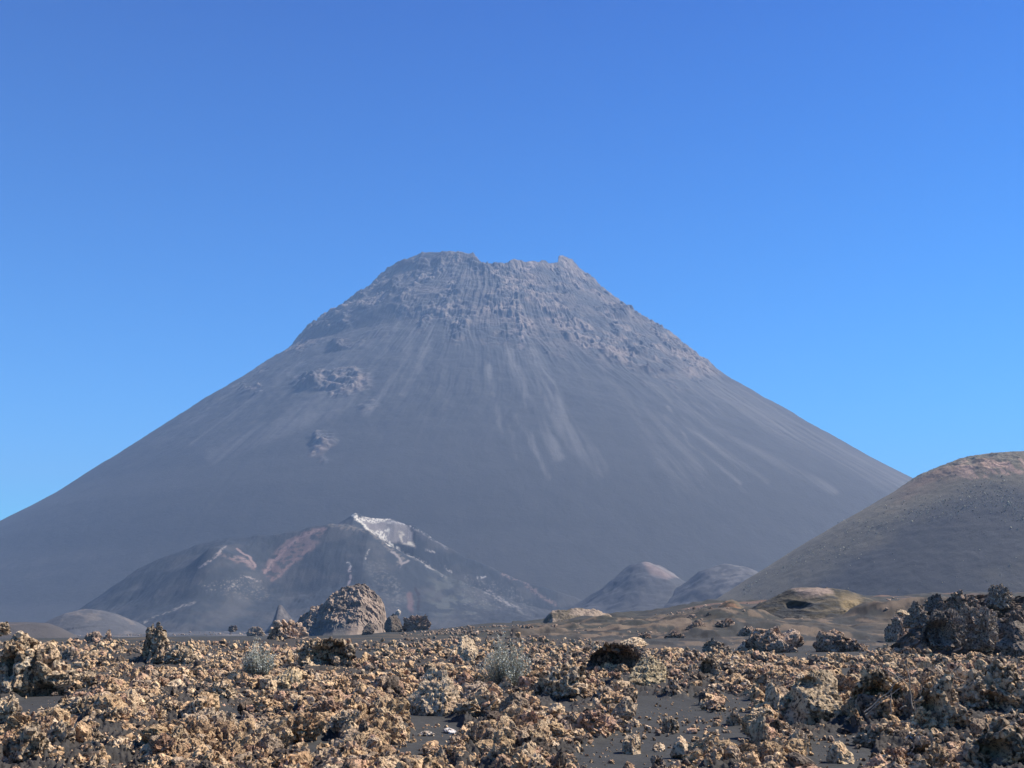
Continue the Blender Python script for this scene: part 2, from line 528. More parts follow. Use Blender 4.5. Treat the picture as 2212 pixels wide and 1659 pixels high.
jx, jy = px + 14 * jn, py + 16 * fbm(vx * 0.015, vz * 0.015, vy * 0.015, 4, 77)
facing = sm(-0.25, 0.1, np.sin(PH))
LOW = [(560, 800), (600, 765), (630, 752), (700, 752), (765, 745), (832, 722), (850, 690), (864, 706), (935, 716), (982, 745), (1080, 742), (1104, 762), (1151, 772), (1236, 766), (1304, 800), (1395, 812), (1455, 840), (1506, 834), (1560, 800)]
lowy = np.interp(jx, *np.array(LOW, float).T) + 26 * fbm(PH * 14, VR * .002, 0, 4, 74) - 6
rock = (1 - sm(-34, 22, jy - lowy)) * (0.35 + 0.65 * sm(-.35, .1, fbm(PH * 7, VR * .006, 0, 4, 75)))
rock = rock * (1 - 0.75 * blob(jx, jy, 800, 690, 55, 32)) * (1 - 0.8 * blob(jx, jy, 730, 725, 70, 14)) * (1 - .7 * blob(jx, jy, 880, 735, 25, 60))
rock = np.maximum(rock, blob(jx, jy, 718, 825, 72, 24))
rock = np.maximum(rock, 0.9 * blob(jx, jy, 695, 955, 30, 26))
rock = np.maximum(rock, 0.6 * blob(jx, jy, 540, 843, 20, 9))
rock = np.maximum(rock, 0.6 * blob(jx, jy, 795, 878, 22, 10) * 0.6)
rock *= sm(380, 300, -VR * 0 + 380) if False else 1.0
dark = np.zeros_like(px)
for (a, b_, rx_, ry_) in [(858, 628, 34, 12), (885, 578, 42, 9), (985, 625, 9, 8), (668, 825, 18, 9), (1378, 765, 16, 6), (1415, 800, 40, 8), (762, 640, 20, 7), (665, 712, 20, 8), (735, 748, 22, 6), (1010, 655, 8, 6), (1340, 680, 25, 7), (950, 565, 18, 8)]:
    dark = np.maximum(dark, blob(jx, jy, a, b_, rx_, ry_, 0.6))
# relief: radial gullies + broken crags
gl = ridged(PH * 22 + 1.2 * pn(VR * .004, PH * 3, 0, 79), VR * 0.0022, 0, 3, 81, 0.6) * sm(-.3, .5, pn(PH * 5, VR * .003, 0, 80))
gl2 = ridged(PH * 70, VR * 0.003, 0, 3, 85, 0.6)
glm = sm(260, 420, VR) * (1 - sm(1250, 2000, VR))
vz += (gl * 5 * (1 - .8 * sm(850, 1200, VR)) + gl2 * 1.5 * (1 - sm(700, 1000, VR))) * glm
wq = .35 * pn(vx * .01, vy * .01, vz * .01, 90)
crag = 0.6 * ridged(vx * 0.009, vy * 0.009, vz * 0.014, 5, 91, 0.6) + 0.4 * ridged(PH * 7 + 2 * wq, VR * .009 + 2 * wq, 0, 5, 93, .6)
crag2 = fbm(vx * 0.045, vy * 0.045, vz * 0.09, 3, 95, 0.6)
vz += rock * (crag * 30 - 10 + crag2 * 5) * (0.3 + 0.7 * sm(180, 380, VR))
ledge = np.abs(((vz * 0.022 + 0.8 * pn(vx * .006, vy * .006, 0, 99)) % 1) - .5) * 2
vz += dark * 12 * (crag + 0.3)
vz = np.minimum(vz, cap + 1.5 * crag)
vz += 3.0 * fbm(vx * 0.02, vy * 0.02, 0, 4, 97) * sm(0, 300, VR) * (1 - .75 * sm(900, 1300, VR))
# colours
base = np.array([0.056, 0.056, 0.057])
light = np.array([0.120, 0.113, 0.106])
brown = np.array([0.19, 0.150, 0.125])
col = np.ones(vx.shape + (3,)) * base
st = np.zeros_like(px)
qx = px + 6 * jn
for pts, wd, k in [
    ([(1060, 800), (1085, 900), (1105, 985)], 11, .9), ([(1148, 770), (1185, 850), (1240, 950), (1292, 1012)], 20, .8),
    ([(1120, 900), (1150, 960), (1185, 1030)], 7, .7), ([(1100, 765), (1135, 860), (1205, 985)], 12, .7),
    ([(892, 720), (862, 800), (792, 890)], 12, .8), ([(932, 712), (905, 790), (872, 850)], 8, .8), ([(842, 730), (800, 800), (772, 860)], 9, .6),
    ([(780, 850), (700, 890), (580, 935), (465, 985)], 20, .6), ([(700, 850), (600, 915), (500, 952)], 12, .5),
    ([(875, 650), (862, 700), (835, 745)], 5, .9), ([(1440, 880), (1490, 960), (1600, 1045)], 4, .8), ([(1440, 900), (1600, 1000), (1660, 1040)], 7, .5),
    ([(1480, 800), (1700, 930), (1950, 1050)], 22, .5), ([(1400, 830), (1600, 960), (1800, 1060)], 9, .45), ([(1300, 800), (1380, 900), (1430, 1000)], 14, .3),
    ([(560, 800), (430, 900), (330, 960)], 9, .45), ([(650, 780), (520, 880), (420, 960)], 7, .5), ([(800, 740), (700, 800), (640, 850)], 9, .4),
    ([(0, 1225), (120, 1208), (200, 1200)], 9, .22), ([(60, 1245), (150, 1232)], 7, .18)]:
    st = np.maximum(st, k * (1 - sm(0.35, 1.5, seg_dist(qx, py, pts) / wd)))
sn = fbm(PH * 60, VR * 0.004, 0, 4, 103, 0.6)
sn2 = fbm(PH * 180, VR * 0.008, 0, 3, 105, 0.6)
lowfade = 1 - sm(850, 1080, py)
rfade = (1 - sm(1000, 1120, py)) * sm(1250, 1450, px)
st = np.clip(st * (0.75 + 1.1 * sn), 0, 1)
st = np.maximum(st, (0.34 + .25 * sm(1350, 1550, px)) * np.clip(sn * 1.3 - 0.05 + 0.4 * sn2, 0, 1) * sm(-.25, .35, pn(PH * 6, VR * .0025, 0, 104)) * np.maximum(lowfade, rfade) * sm(250, 500, VR))
col = mix(col, light * np.ones_like(col), np.clip(st, 0, 1))
bm_ = fbm(vx * 0.01, vy * 0.01, vz * 0.02, 5, 107, 0.65)
rc = mix(brown * np.ones_like(col), np.array([0.075, 0.073, 0.075]) * np.ones_like(col), sm(-0.25, 0.25, bm_))
rc = mix(rc, np.array([0.24, 0.19, 0.155]) * np.ones_like(col), sm(0.3, 0.75, fbm(vx * 0.03, vy * 0.03, vz * 0.05, 4, 109)))
col = mix(col, rc, np.clip(rock, 0, 1) * 0.9)
col = mix(col, np.array([0.035, 0.035, 0.042]) * np.ones_like(col), 0.75 * dark)
for (a, b_, rx_, ry_, k) in [(1140, 572, 32, 5, .7), (1215, 568, 16, 10, .5), (985, 552, 35, 6, .35), (1245, 580, 14, 10, .35), (1125, 745, 8, 14, .4)]:
    col = mix(col, np.array([0.38, 0.30, 0.26]) * np.ones_like(col), k * blob(jx, jy, a, b_, rx_, ry_, .6) * sm(-0.2, 0.3, fbm(vx * .05, vy * .05, vz * .05, 3, 113)))
V = np.stack([vx, vy, vz], -1).reshape(-1, 3)
vol = mesh_from("volcano", V, grid_faces(len(vr), len(phi), wrap=True), col.reshape(-1, 3), M_CONE, smooth=True)
tag(vol, "huge steep grey ash volcano with a craggy broken summit, filling the background", "volcano", kind="structure")
del V, col, rc, PH, VR, vx, vy, vz, crag, crag2, gl, gl2, px, py, jx, jy, st

# ------------------------------------------------------------------ hills built from a crest line at a real distance
def ridge_hill(name, crest, d, slope, z0, nx, ny, noise=(), mat=None, colf=None, top=0.06, back=None, dispf=None, dskew=None, coned=None):
    cp_ = np.array(crest, float)
    X, _, Z = at(cp_[:, 0], cp_[:, 1], d)
    xs_ = np.linspace(X[0], X[-1], nx)
    if coned:
        ip = int(np.argmax(Z)); xp = X[ip]
        W_ = max(X[-1] - xp, xp - X[0])
        yy_ = np.r_[-np.linspace(W_ * 1.05 / coned, 0, ny), np.linspace(0, W_ / coned, ny // 2)[1:]]
        YY, XX = np.meshgrid(yy_, xs_, indexing='ij')
        rad_ = np.hypot(XX - xp, YY * coned)
        rad_ = rad_ * (1 + 0.05 * pn(np.arctan2(YY, XX - xp) * 1.3, 3, 0, len(crest)))
        sd_ = 0.5 + 0.5 * (XX - xp) / np.maximum(rad_, 1e-3)
        sd_ = np.clip(sd_, 0, 1)
        gxs = np.linspace(X[0], X[-1], 400)
        gz_ = np.interp(gxs, X, Z)
        kk = np.exp(-np.linspace(-2, 2, 15) ** 2); kk /= kk.sum()
        gz_ = np.convolve(np.pad(gz_, 7, mode='edge'), kk, 'valid')
        ZR = np.interp(xp + rad_, gxs, gz_, right=z0)
        ZL = np.interp(xp - rad_, gxs, gz_, left=z0)
        ZZ = ZL * (1 - sd_) + ZR * sd_
        pr = (ZZ - z0) / (Z.max() - z0)
        Y = d + YY
        XW = XX
        for (amp, f, oc, kind_) in noise:
            fn = ridged if kind_ == 'r' else fbm
            ZZ = ZZ + amp * fn(XW * f, Y * f, ZZ * f, oc, 7 + amp + f) * np.clip(pr * 3, 0, 1)
        if dispf:
            XW, Y, ZZ = dispf(XW, Y, ZZ, pr)
        c_ = colf(XW, Y, ZZ, *proj(XW, Y, ZZ))
        V_ = np.stack([XW, Y, ZZ], -1).reshape(-1, 3)
        return mesh_from(name, V_, grid_faces(len(yy_), nx), c_.reshape(-1, 3), mat, smooth=True)
    zc_ = np.interp(xs_, X, Z)
    k = np.exp(-np.linspace(-2, 2, 9) ** 2); k /= k.sum()
    zc_ = np.convolve(np.pad(zc_, 4, mode='edge'), k, 'valid')
    H = np.maximum(zc_ - z0, 0.02)
    dep = H.max() / slope
    t = np.r_[-np.linspace(1.25, 0, ny) ** 1.0, np.linspace(0, 1.2, ny // 2)[1:]]
    T, XX = np.meshgrid(t, xs_, indexing='ij')
    HH = np.interp(XX, xs_, H)
    dd_ = T * dep
    s_ = np.abs(dd_) * slope / np.maximum(HH, 0.02)
    pr = 1 - (np.sqrt(s_ ** 2 + top ** 2) - top)
    pr = np.where(pr < 0.25, 0.25 * np.exp((pr - 0.25) / 0.25), pr)
    pr = pr - 0.25 * math.exp(-2.2)
    Y = d + dd_
    if dskew:
        Y = Y + np.interp(XX, xs_, np.interp(xs_, X, np.array(dskew, float)))
    ZZ = z0 + HH * pr
    XW = XX * (Y / d) ** 0.25
    for (amp, f, oc, kind_) in noise:
        fn = ridged if kind_ == 'r' else fbm
        ZZ = ZZ + amp * fn(XW * f, Y * f, ZZ * f, oc, 7 + amp + f) * np.clip(pr * 3, 0, 1)
    if dispf:
        XW, Y, ZZ = dispf(XW, Y, ZZ, pr)
    c_ = colf(XW, Y, ZZ, *proj(XW, Y, ZZ))
    V_ = np.stack([XW, Y, ZZ], -1).reshape(-1, 3)
    return mesh_from(name, V_, grid_faces(len(t), nx)[:, ::1], c_.reshape(-1, 3), mat, smooth=True)

def flat(c, like):
    return np.ones(like.shape + (3,)) * np.array(c)

# --- the small sulphur-stained crater at the foot of the volcano
BACK = [(60, 1360), (300, 1330), (350, 1310), (420, 1265), (480, 1235), (560, 1205), (640, 1175), (700, 1140), (728, 1118), (746, 1106), (765, 1113), (782, 1118), (836, 1119), (865, 1131), (887, 1134), (922, 1158), (968, 1185), (1000, 1203), (1050, 1220), (1086, 1238), (1130, 1254), (1200, 1275), (1290, 1304), (1390, 1330), (1450, 1345)]
FRONT = [(60, 1358), (140, 1335), (200, 1300), (260, 1252), (321, 1211), (387, 1193), (418, 1179), (460, 1169), (543, 1163), (595, 1156), (660, 1140), (712, 1131), (745, 1133), (777, 1143), (794, 1145), (831, 1170), (858, 1186), (904, 1211), (940, 1232), (968, 1247), (1060, 1282), (1150, 1312), (1250, 1335), (1320, 1350), (1450, 1358)]
LOBE = [(60, 1366), (200, 1345), (330, 1300), (400, 1250), (440, 1225), (472, 1195), (487, 1180), (512, 1188), (540, 1210), (556, 1228), (575, 1262), (600, 1280), (660, 1290), (720, 1275), (800, 1262), (860, 1275), (900, 1295), (1000, 1318), (1150, 1338), (1450, 1364)]
NX, NY = 1150, 330
dn = [1150, 1290, 1400, 1455, 1530, 1590, 1655, 1760, 1900]
pxs = np.linspace(60, 1500, NX)
def zat(line, d):
    a = np.array(line, float)
    return at(pxs, np.interp(pxs, a[:, 0], a[:, 1]), d)[2]
zL, zF, zB = zat(LOBE, 1400.), zat(FRONT, 1530.), zat(BACK, 1655.)
def wide(z, n):
    k_ = np.exp(-np.linspace(-2, 2, 2 * n + 1) ** 2); k_ /= k_.sum()
    return np.convolve(np.pad(z, n, mode='edge'), k_, 'valid')
_b = sm(560, 680, pxs)
zL = wide(zL, 22)
zF = wide(zF, 70) * (1 - _b) + zF * _b
zB = wide(zB, 70) * (1 - _b) + zB * _b
cr = np.exp(-((pxs - 835) / 62.) ** 2)
nodes = np.stack([np.full(NX, -24.), -22 + 0.42 * (zL + 22), zL, np.minimum(zL * .5 + zF * .5, zF) - 6, zF,
                  np.minimum(zF, zB) - 4 - 30 * cr, zB, zB * .45 - 10, np.full(NX, -30.)])
edge_ = sm(60, 110, pxs) * (1 - sm(1430, 1500, pxs))
nodes = -30 + (nodes + 30) * edge_[None]
dv = np.linspace(1150, 1900, NY)
Z = np.stack([np.interp(dv, dn, nodes[:, i]) for i in range(NX)], 1)
k = np.exp(-np.linspace(-2, 2, 11) ** 2); k /= k.sum()
Zs = np.stack([np.convolve(np.pad(Z[:, i], 5, mode='edge'), k, 'valid') for i in range(NX)], 1)
ker = np.exp(-np.linspace(-2, 2, 7) ** 2); ker /= ker.sum()
Zs = np.stack([np.convolve(np.pad(Zs[i], 3, mode='edge'), ker, 'valid') for i in range(NY)], 0)
Y = dv[:, None] + 0 * Zs
X = (pxs[None] - 1106) / F * (Y / 1.0) * 1.0 / (CT + ST * 0.205) * 1.0
X = X * (1540 / Y) ** 0.6
Zs += 5.0 * pn(X * .008, Y * .008, 0, 119) * (1 - _b)[None] + 2.0 * ridged(X * 0.02, Y * 0.006, 0, 4, 121) + 1.2 * fbm(X * 0.05, Y * 0.03, 0, 4, 123)
px, py = proj(X, Y, Zs)
jn = fbm(X * 0.05, Zs * 0.08, Y * 0.02, 4, 125)
jm = fbm(X * 0.05, Zs * 0.08, Y * 0.02, 4, 129)
qx, qy = px + 4 * jn, py + 4 * jm
col = flat([0.030, 0.034, 0.040], X)  # bluish tint puts some distance haze into the slope colour
col = mix(col, flat([0.050, 0.050, 0.052], X), sm(-.1, .5, fbm(X * .02, Y * .008, Zs * .04, 5, 133)))
def patch(poly, c, soft=3, thr=None, f=0.08, k=1.0):
    global col
    m = poly_soft(qx, qy, poly, soft) * k
    if thr is not None:
        m = m * sm(thr - .2, thr + .2, fbm(X * f, Y * f * .5, Zs * f * 2, 4, len(poly) + f * 10))
    col = mix(col, flat(c, X), m)
def stroke(pts, wd, c, k=1.0, thr=None):
    global col
    m = k * (1 - sm(0.4, 1.4, seg_dist(qx, qy, pts) / wd))
    if thr is not None:
        m = m * sm(thr - .2, thr + .2, fbm(X * .22, Y * .1, Zs * .4, 4, wd + 3))
    col = mix(col, flat(c, X), m)
red = [0.115, 0.082, 0.076]
patch([(708, 1138), (680, 1141), (655, 1150), (620, 1165), (595, 1190), (566, 1232), (572, 1248), (585, 1256), (620, 1232), (675, 1190), (700, 1152)], red, 3, -0.15)
stroke([(704, 1142), (660, 1156), (608, 1192), (572, 1238)], 4, [0.21, 0.14, 0.125], .8, -.1)
stroke([(672, 1180), (630, 1220), (585, 1252)], 4, [0.19, 0.125, 0.11], .7, -.1)
patch([(470, 1196), (500, 1200), (530, 1202), (555, 1222), (550, 1230), (520, 1220), (490, 1205)], red, 3, 0.0)
stroke([(487, 1180), (474, 1194), (455, 1210), (430, 1225)], 3, [0.24, 0.2, 0.18], .8, -.1)
stroke([(512, 1186), (535, 1200), (553, 1222)], 2.5, [0.2, 0.14, 0.125], .9)
stroke([(474, 1196), (520, 1205), (545, 1228)], 4, [0.17, 0.125, 0.11], .6, 0)
stroke([(420, 1300), (375, 1318), (330, 1335), (310, 1345)], 3, [0.2, 0.18, 0.16], .8, 0)
stroke([(520, 1245), (545, 1252), (560, 1256)], 3, [0.24, 0.2, 0.18], .8, 0.0)
patch([(510, 1250), (560, 1258), (590, 1290), (540, 1300), (480, 1285)], [0.11, 0.10, 0.09], 5, 0.4, 0.3)
patch([(430, 1260), (520, 1250), (520, 1270), (450, 1282)], [0.18, 0.16, 0.14], 5, 0.5, 0.3)
white = [0.58, 0.52, 0.42]
patch([(762, 1114), (785, 1119), (836, 1118), (866, 1131), (890, 1138), (888, 1150), (897, 1180), (880, 1178), (862, 1170), (838, 1172), (822, 1164), (795, 1145)], [0.20, 0.175, 0.16], 3)
patch([(738, 1104), (752, 1104), (785, 1119), (795, 1145), (780, 1132), (757, 1114)], white, 2, .15, .3)
patch([(780, 1118), (836, 1118), (850, 1126), (812, 1129), (785, 1126)], white, 2, -.05, .3)
patch([(810, 1150), (845, 1140), (835, 1168), (824, 1164)], white, 2.5, 0.0, .3)
patch([(860, 1150), (870, 1152), (900, 1180), (885, 1178), (868, 1170)], [0.62, 0.52, 0.38], 2.5, -.1)
stroke([(765, 1116), (795, 1142), (831, 1167), (860, 1184)], 2.2, white, .9, -.2)
stroke([(860, 1184), (905, 1210), (940, 1231), (965, 1250)], 3, [0.27, 0.24, 0.21], .7, -.1)
stroke([(836, 1119), (865, 1131), (887, 1134), (922, 1158), (968, 1186)], 2, [0.4, 0.36, 0.33], .8, -.1)
stroke([(890, 1142), (930, 1168), (965, 1186)], 6, [0.05, 0.05, 0.055], .8)
stroke([(712, 1131), (760, 1140), (800, 1150), (830, 1175), (870, 1205), (860, 1218)], 5, [0.16, 0.135, 0.11], .6, -.1)
stroke([(846, 1190), (862, 1208), (868, 1222), (882, 1210)], 3, [0.24, 0.2, 0.18], .7)
stroke([(920, 1188), (940, 1195)], 2, [0.34, 0.3, 0.27], .7, 0.0); stroke([(960, 1224), (980, 1238)], 2, [0.3, 0.27, 0.25], .7, 0.0)
stroke([(1030, 1244), (1050, 1247)], 2, [0.35, 0.32, 0.3], .7, 0.0); stroke([(750, 1215), (757, 1226)], 3, [0.4, 0.37, 0.34], .7, 0.0)
stroke([(757, 1232), (756, 1262)], 3, [0.26, 0.21, 0.2], .8, 0.0); stroke([(797, 1185), (792, 1205)], 2, [0.28, 0.25, 0.22], .7, 0.0)
stroke([(1086, 1240), (1130, 1256), (1165, 1285), (1200, 1305)], 5, [0.15, 0.11, 0.1], .7, -.1)
stroke([(1050, 1275), (1080, 1295), (1130, 1318)], 4, [0.2, 0.18, 0.17], .7, 0)
stroke([(896, 1268), (904, 1285), (905, 1315)], 3, [0.02, 0.015, 0.018], .9); stroke([(885, 1285), (890, 1315)], 7, [0.12, 0.075, 0.07], .6)
patch([(780, 1215), (830, 1210), (880, 1290), (860, 1320), (830, 1290)], [0.085, 0.083, 0.08], 6, 0.25, 0.25)
patch([(940, 1230), (1000, 1260), (1080, 1330), (940, 1335), (920, 1280)], [0.062, 0.065, 0.062], 12, 0.0, 0.05)
patch([(1000, 1240), (1100, 1260), (1180, 1330), (1000, 1335)], [0.11, 0.105, 0.10], 6, 0.4, 0.25, .8)
patch([(980, 1310), (1380, 1325), (1380, 1350), (980, 1345)], [0.028, 0.03, 0.035], 8, -.2, 0.05, .8)
o = mesh_from("crater_hill", np.stack([X, Y, Zs], -1).reshape(-1, 3), grid_faces(NY, NX), col.reshape(-1, 3), M_MIDCONE, smooth=True)
tag(o, "dark blue-grey hill with a white and sulphur-stained crater at the foot of the volcano", "crater hill", kind="structure")

# --- hazy little cones at the foot of the volcano
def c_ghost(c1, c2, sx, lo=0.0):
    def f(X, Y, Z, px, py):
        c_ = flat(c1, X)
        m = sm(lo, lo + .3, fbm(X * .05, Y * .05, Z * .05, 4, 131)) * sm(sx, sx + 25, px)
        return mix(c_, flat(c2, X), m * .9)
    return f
def col_g1(X, Y, Z, px, py):
    c_ = flat([0.060, 0.059, 0.061], X)
    c_ = mix(c_, flat([0.16, 0.12, 0.105], X), poly_soft(px, py, [(1385, 1207), (1400, 1212), (1460, 1245), (1440, 1250), (1405, 1240)], 5))
    return mix(c_, flat([0.19, 0.165, 0.15], X), .7 * (1 - sm(.4, 1.4, seg_dist(px, py, [(1350, 1206), (1385, 1206), (1425, 1225), (1465, 1247)]) / 2.5)))
o = ridge_hill("hazy_cone", [(1120, 1358), (1200, 1332), (1260, 1308), (1305, 1276), (1338, 1243), (1366, 1222), (1392, 1219), (1430, 1228), (1480, 1258), (1540, 1300), (1600, 1350)], 1600., 0.6, -24, 200, 90, [(6, .012, 4, 'f'), (2.5, .03, 4, 'r')], M_MIDCONE, col_g1, coned=.5)
tag(o, "small hazy cinder cone with a pale reddish crest, right of the crater hill", "cinder cone", kind="structure")
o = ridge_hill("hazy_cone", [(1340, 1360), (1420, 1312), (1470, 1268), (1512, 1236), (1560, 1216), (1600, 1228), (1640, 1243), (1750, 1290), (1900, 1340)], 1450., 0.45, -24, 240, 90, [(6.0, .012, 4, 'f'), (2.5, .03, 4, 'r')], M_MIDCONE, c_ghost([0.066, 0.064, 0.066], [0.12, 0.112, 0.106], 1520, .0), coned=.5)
tag(o, "low hazy ridge with pale streaks, half hidden by the right-hand cinder cone", "ridge", kind="structure")
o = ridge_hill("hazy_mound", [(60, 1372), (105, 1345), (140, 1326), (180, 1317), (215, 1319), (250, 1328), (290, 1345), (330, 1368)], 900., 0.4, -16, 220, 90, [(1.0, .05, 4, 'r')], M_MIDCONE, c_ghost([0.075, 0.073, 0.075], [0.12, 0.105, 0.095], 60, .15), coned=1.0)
tag(o, "low hazy mound with dark rock specks on the plain at left", "mound", kind="structure")
o = ridge_hill("ash_mound", [(-260, 1400), (-150, 1360), (-60, 1347), (10, 1344), (60, 1344), (100, 1347), (130, 1357), (160, 1375), (185, 1395)], 480., 0.45, -13, 200, 80, [(.4, .05, 4, 'f')], M_CINDER, c_ghost([0.068, 0.060, 0.056], [0.10, 0.08, 0.07], 0, .15), coned=1.2)
tag(o, "smooth brown-grey ash mound just behind the left edge of the lava field", "mound", kind="structure")

# --- the big cinder cone at right
def col_cinder(X, Y, Z, px, py):
    c_ = flat([0.058, 0.057, 0.058], X)
    n = fbm(X * .02, Y * .02, Z * .03, 4, 141)
    qx_, qy_ = px + 20 * n, py + 18 * fbm(X * .03, Y * .03, Z * .03, 4, 143)
    crest_y = np.interp(px, [1560, 1700, 1800, 1900, 1980, 2050, 2090, 2170, 2212], [1290, 1208, 1148, 1090, 1036, 1005, 990, 978, 984])
    olive = 1 - sm(25, 110, qy_ - crest_y)
    c_ = mix(c_, flat([0.145, 0.122, 0.085], X), olive * .9)
    c_ = mix(c_, flat([0.19, 0.125, 0.085], X), .85 * (1 - sm(8, 45, qy_ - crest_y)) * sm(-.25, .2, n) * sm(1900, 2010, px))
    band = sm(2050, 2100, px) * (1 - sm(10, 22, np.abs(qy_ - crest_y - 22)))
    st = sm(-.1, .3, fbm(X * .15, Y * .02, Z * .03, 4, 147))
    c_ = mix(c_, flat([0.34, 0.22, 0.16], X), band * st)
    c_ = mix(c_, flat([0.085, 0.078, 0.065], X), .5 * sm(0, .4, fbm(X * .01, Y * .01, Z * .02, 5, 149)))
    return c_
CIN = [(1430, 1372), (1500, 1332), (1560, 1292), (1630, 1246), (1700, 1202), (1800, 1140), (1900, 1083), (1980, 1034), (2020, 1017), (2050, 1006), (2090, 990), (2130, 982), (2170, 978), (2212, 983), (2260, 985), (2350, 1010), (2500, 1090), (2700, 1220), (2850, 1310), (2950, 1370)]
def disp_cin(X, Y, Z, pr):
    m = sm(.80, .88, pr) * (1 - sm(.95, .99, pr))
    return X, Y, Z + m * (2.6 * ridged(X * .07, Y * .05, 0, 5, 145, .6)) + .25 * ridged(X * .02, Y * .008, 0, 3, 146)
o = ridge_hill("cinder_cone", CIN, 900., 0.52, -18, 900, 420, [(.5, .03, 4, 'f'), (.25, .12, 3, 'f')], M_CINDER, col_cinder, coned=1.0, dispf=disp_cin)
tag(o, "large smooth grey-olive cinder cone rising at the right edge, rusty rock along its crest", "cinder cone", kind="structure")
cinder = o

# --- ash hill in the middle distance at right
def col_olive(X, Y, Z, px, py):
    c_ = flat([0.062, 0.052, 0.036], X)
    n, n2 = fbm(X * .15, Y * .15, Z * .3, 4, 151), fbm(X * .4, Y * .2, Z * 1.2, 4, 153)
    qx_, qy_ = px + 8 * n, py + 6 * n2
    c_ = mix(c_, flat([0.052, 0.05, 0.045], X), sm(-.1, .4, n2))
    c_ = mix(c_, flat([0.26, 0.19, 0.145], X), .9 * poly_soft(qx_, qy_, [(1712, 1268), (1790, 1268), (1800, 1282), (1770, 1288), (1725, 1284)], 5))
    c_ = mix(c_, flat([0.23, 0.165, 0.085], X), .9 * poly_soft(qx_, qy_, [(1820, 1284), (1850, 1290), (1880, 1312), (1915, 1342), (1880, 1352), (1830, 1348), (1822, 1320)], 7) * sm(-.3, .3, n + .1))
    c_ = mix(c_, flat([0.15, 0.115, 0.075], X), .6 * sm(.6, .9, np.sin(Z * 5 + 4 * n)) * sm(1700, 1780, px))
    c_ = mix(c_, flat([0.022, 0.021, 0.02], X), .95 * np.maximum(blob(qx_ + 22 * n2, qy_ + 9 * n, 1725, 1309, 20, 4.5, .8) * .8, blob(qx_, qy_, 1703, 1279, 11, 4) * .5))  # shade of the hollow painted in, plus a small dark spot
    return c_
def disp_olive(X, Y, Z, pr):
    px_, py_ = proj(X, Y, Z)
    dent = blob(px_, py_, 1725, 1309, 26, 7)
    rid = ridged(X * .5, Y * .5, Z * 1.0, 4, 157)
    m = poly_soft(px_, py_, [(1820, 1300), (1880, 1312), (1915, 1345), (1880, 1356), (1700, 1356), (1690, 1335), (1820, 1335)], 6)
    return X, Y + dent * .9, Z + m * rid * .45 + (1 - m) * .25 * ridged(X * .25, Y * .25, Z * .8, 4, 159) - dent * .3
o = ridge_hill("ash_hill", [(1540, 1362), (1600, 1330), (1640, 1310), (1665, 1297), (1690, 1284), (1712, 1273), (1770, 1271), (1800, 1278), (1835, 1283), (1870, 1296), (1905, 1316), (1945, 1336), (1990, 1362)], 135., 0.33, 0.6, 420, 260, [(.22, .12, 4, 'f'), (.08, .6, 4, 'r')], M_HILL, col_olive, dispf=disp_olive, coned=.8)
tag(o, "olive-brown eroded ash hill with a pale top, yellow right flank and dark hollow", "hill", kind="structure")
o = ridge_hill("ash_hill", [(1535, 1330), (1552, 1312), (1566, 1300), (1580, 1296), (1592, 1300), (1604, 1312), (1618, 1330)], 150., 0.45, 2.0, 120, 70, [(.12, .5, 4, 'r')], coned=1.0, mat=M_HILL, colf=lambda X, Y, Z, a, b: mix(flat([0.12, 0.095, 0.065], X), flat([0.27, 0.155, 0.09], X), sm(-.2, .3, fbm(X * .5, Y * .5, Z, 4, 161))))
tag(o, "small orange-brown hummock on the skyline left of the olive hill", "hummock", kind="structure")

def col_darkridge(X, Y, Z, px, py):
    n = fbm(X * .5, Y * .5, Z * .8, 5, 181)
    n3 = fbm(X * 2., Y * 2., Z * 2, 4, 183)
    c_ = mix(flat([0.075, 0.062, 0.048], X), flat([0.20, 0.145, 0.105], X), sm(-.05, .4, n))
    return mix(c_, flat([0.035, 0.03, 0.025], X), .8 * sm(.1, .4, n3))
def disp_rug(X, Y, Z, pr):
    m = sm(.05, .3, pr)
    g = ridged(X * .45, Y * .45, Z * .5, 5, 185, .62)
    g2 = fbm(X * 1.6, Y * 1.6, Z * 1.2, 4, 187, .6)
    return X + m * .25 * g2, Y - m * (g * .9 + g2 * .3), Z + m * (g * .42 + g2 * .16)
o = ridge_hill("lava_ridge", [(1885, 1425), (1930, 1398), (1965, 1362), (1990, 1328), (2020, 1308), (2060, 1296), (2110, 1294), (2150, 1292), (2200, 1290), (2260, 1296), (2330, 1330), (2400, 1390)], 61., .55, -.5, 420, 200, [], M_HILL, col_darkridge, top=.2, dispf=disp_rug)
tag(o, "solid jagged dark lava ridge carrying the crags at the right edge", "lava ridge", kind="structure")

# --- pale ridge in the middle
def col_tanridge(X, Y, Z, px, py):
    n = fbm(X * .2, Y * .2, Z * .4, 5, 163)
    c_ = mix(flat([0.26, 0.195, 0.14], X), flat([0.12, 0.095, 0.065], X), sm(-.1, .35, n))
    return c_
o = ridge_hill("rocky_ridge", [(1130, 1372), (1165, 1358), (1180, 1335), (1192, 1322), (1215, 1319), (1245, 1317), (1285, 1319), (1300, 1324), (1318, 1332), (1335, 1346), (1350, 1360)], 215., 0.35, -1.2, 300, 110, [(.5, .25, 5, 'r'), (.2, 1.0, 3, 'f')], M_HILL, col_tanridge)
tag(o, "low pale tan rocky ridge between the olive plain and the crater hill", "ridge", kind="structure")

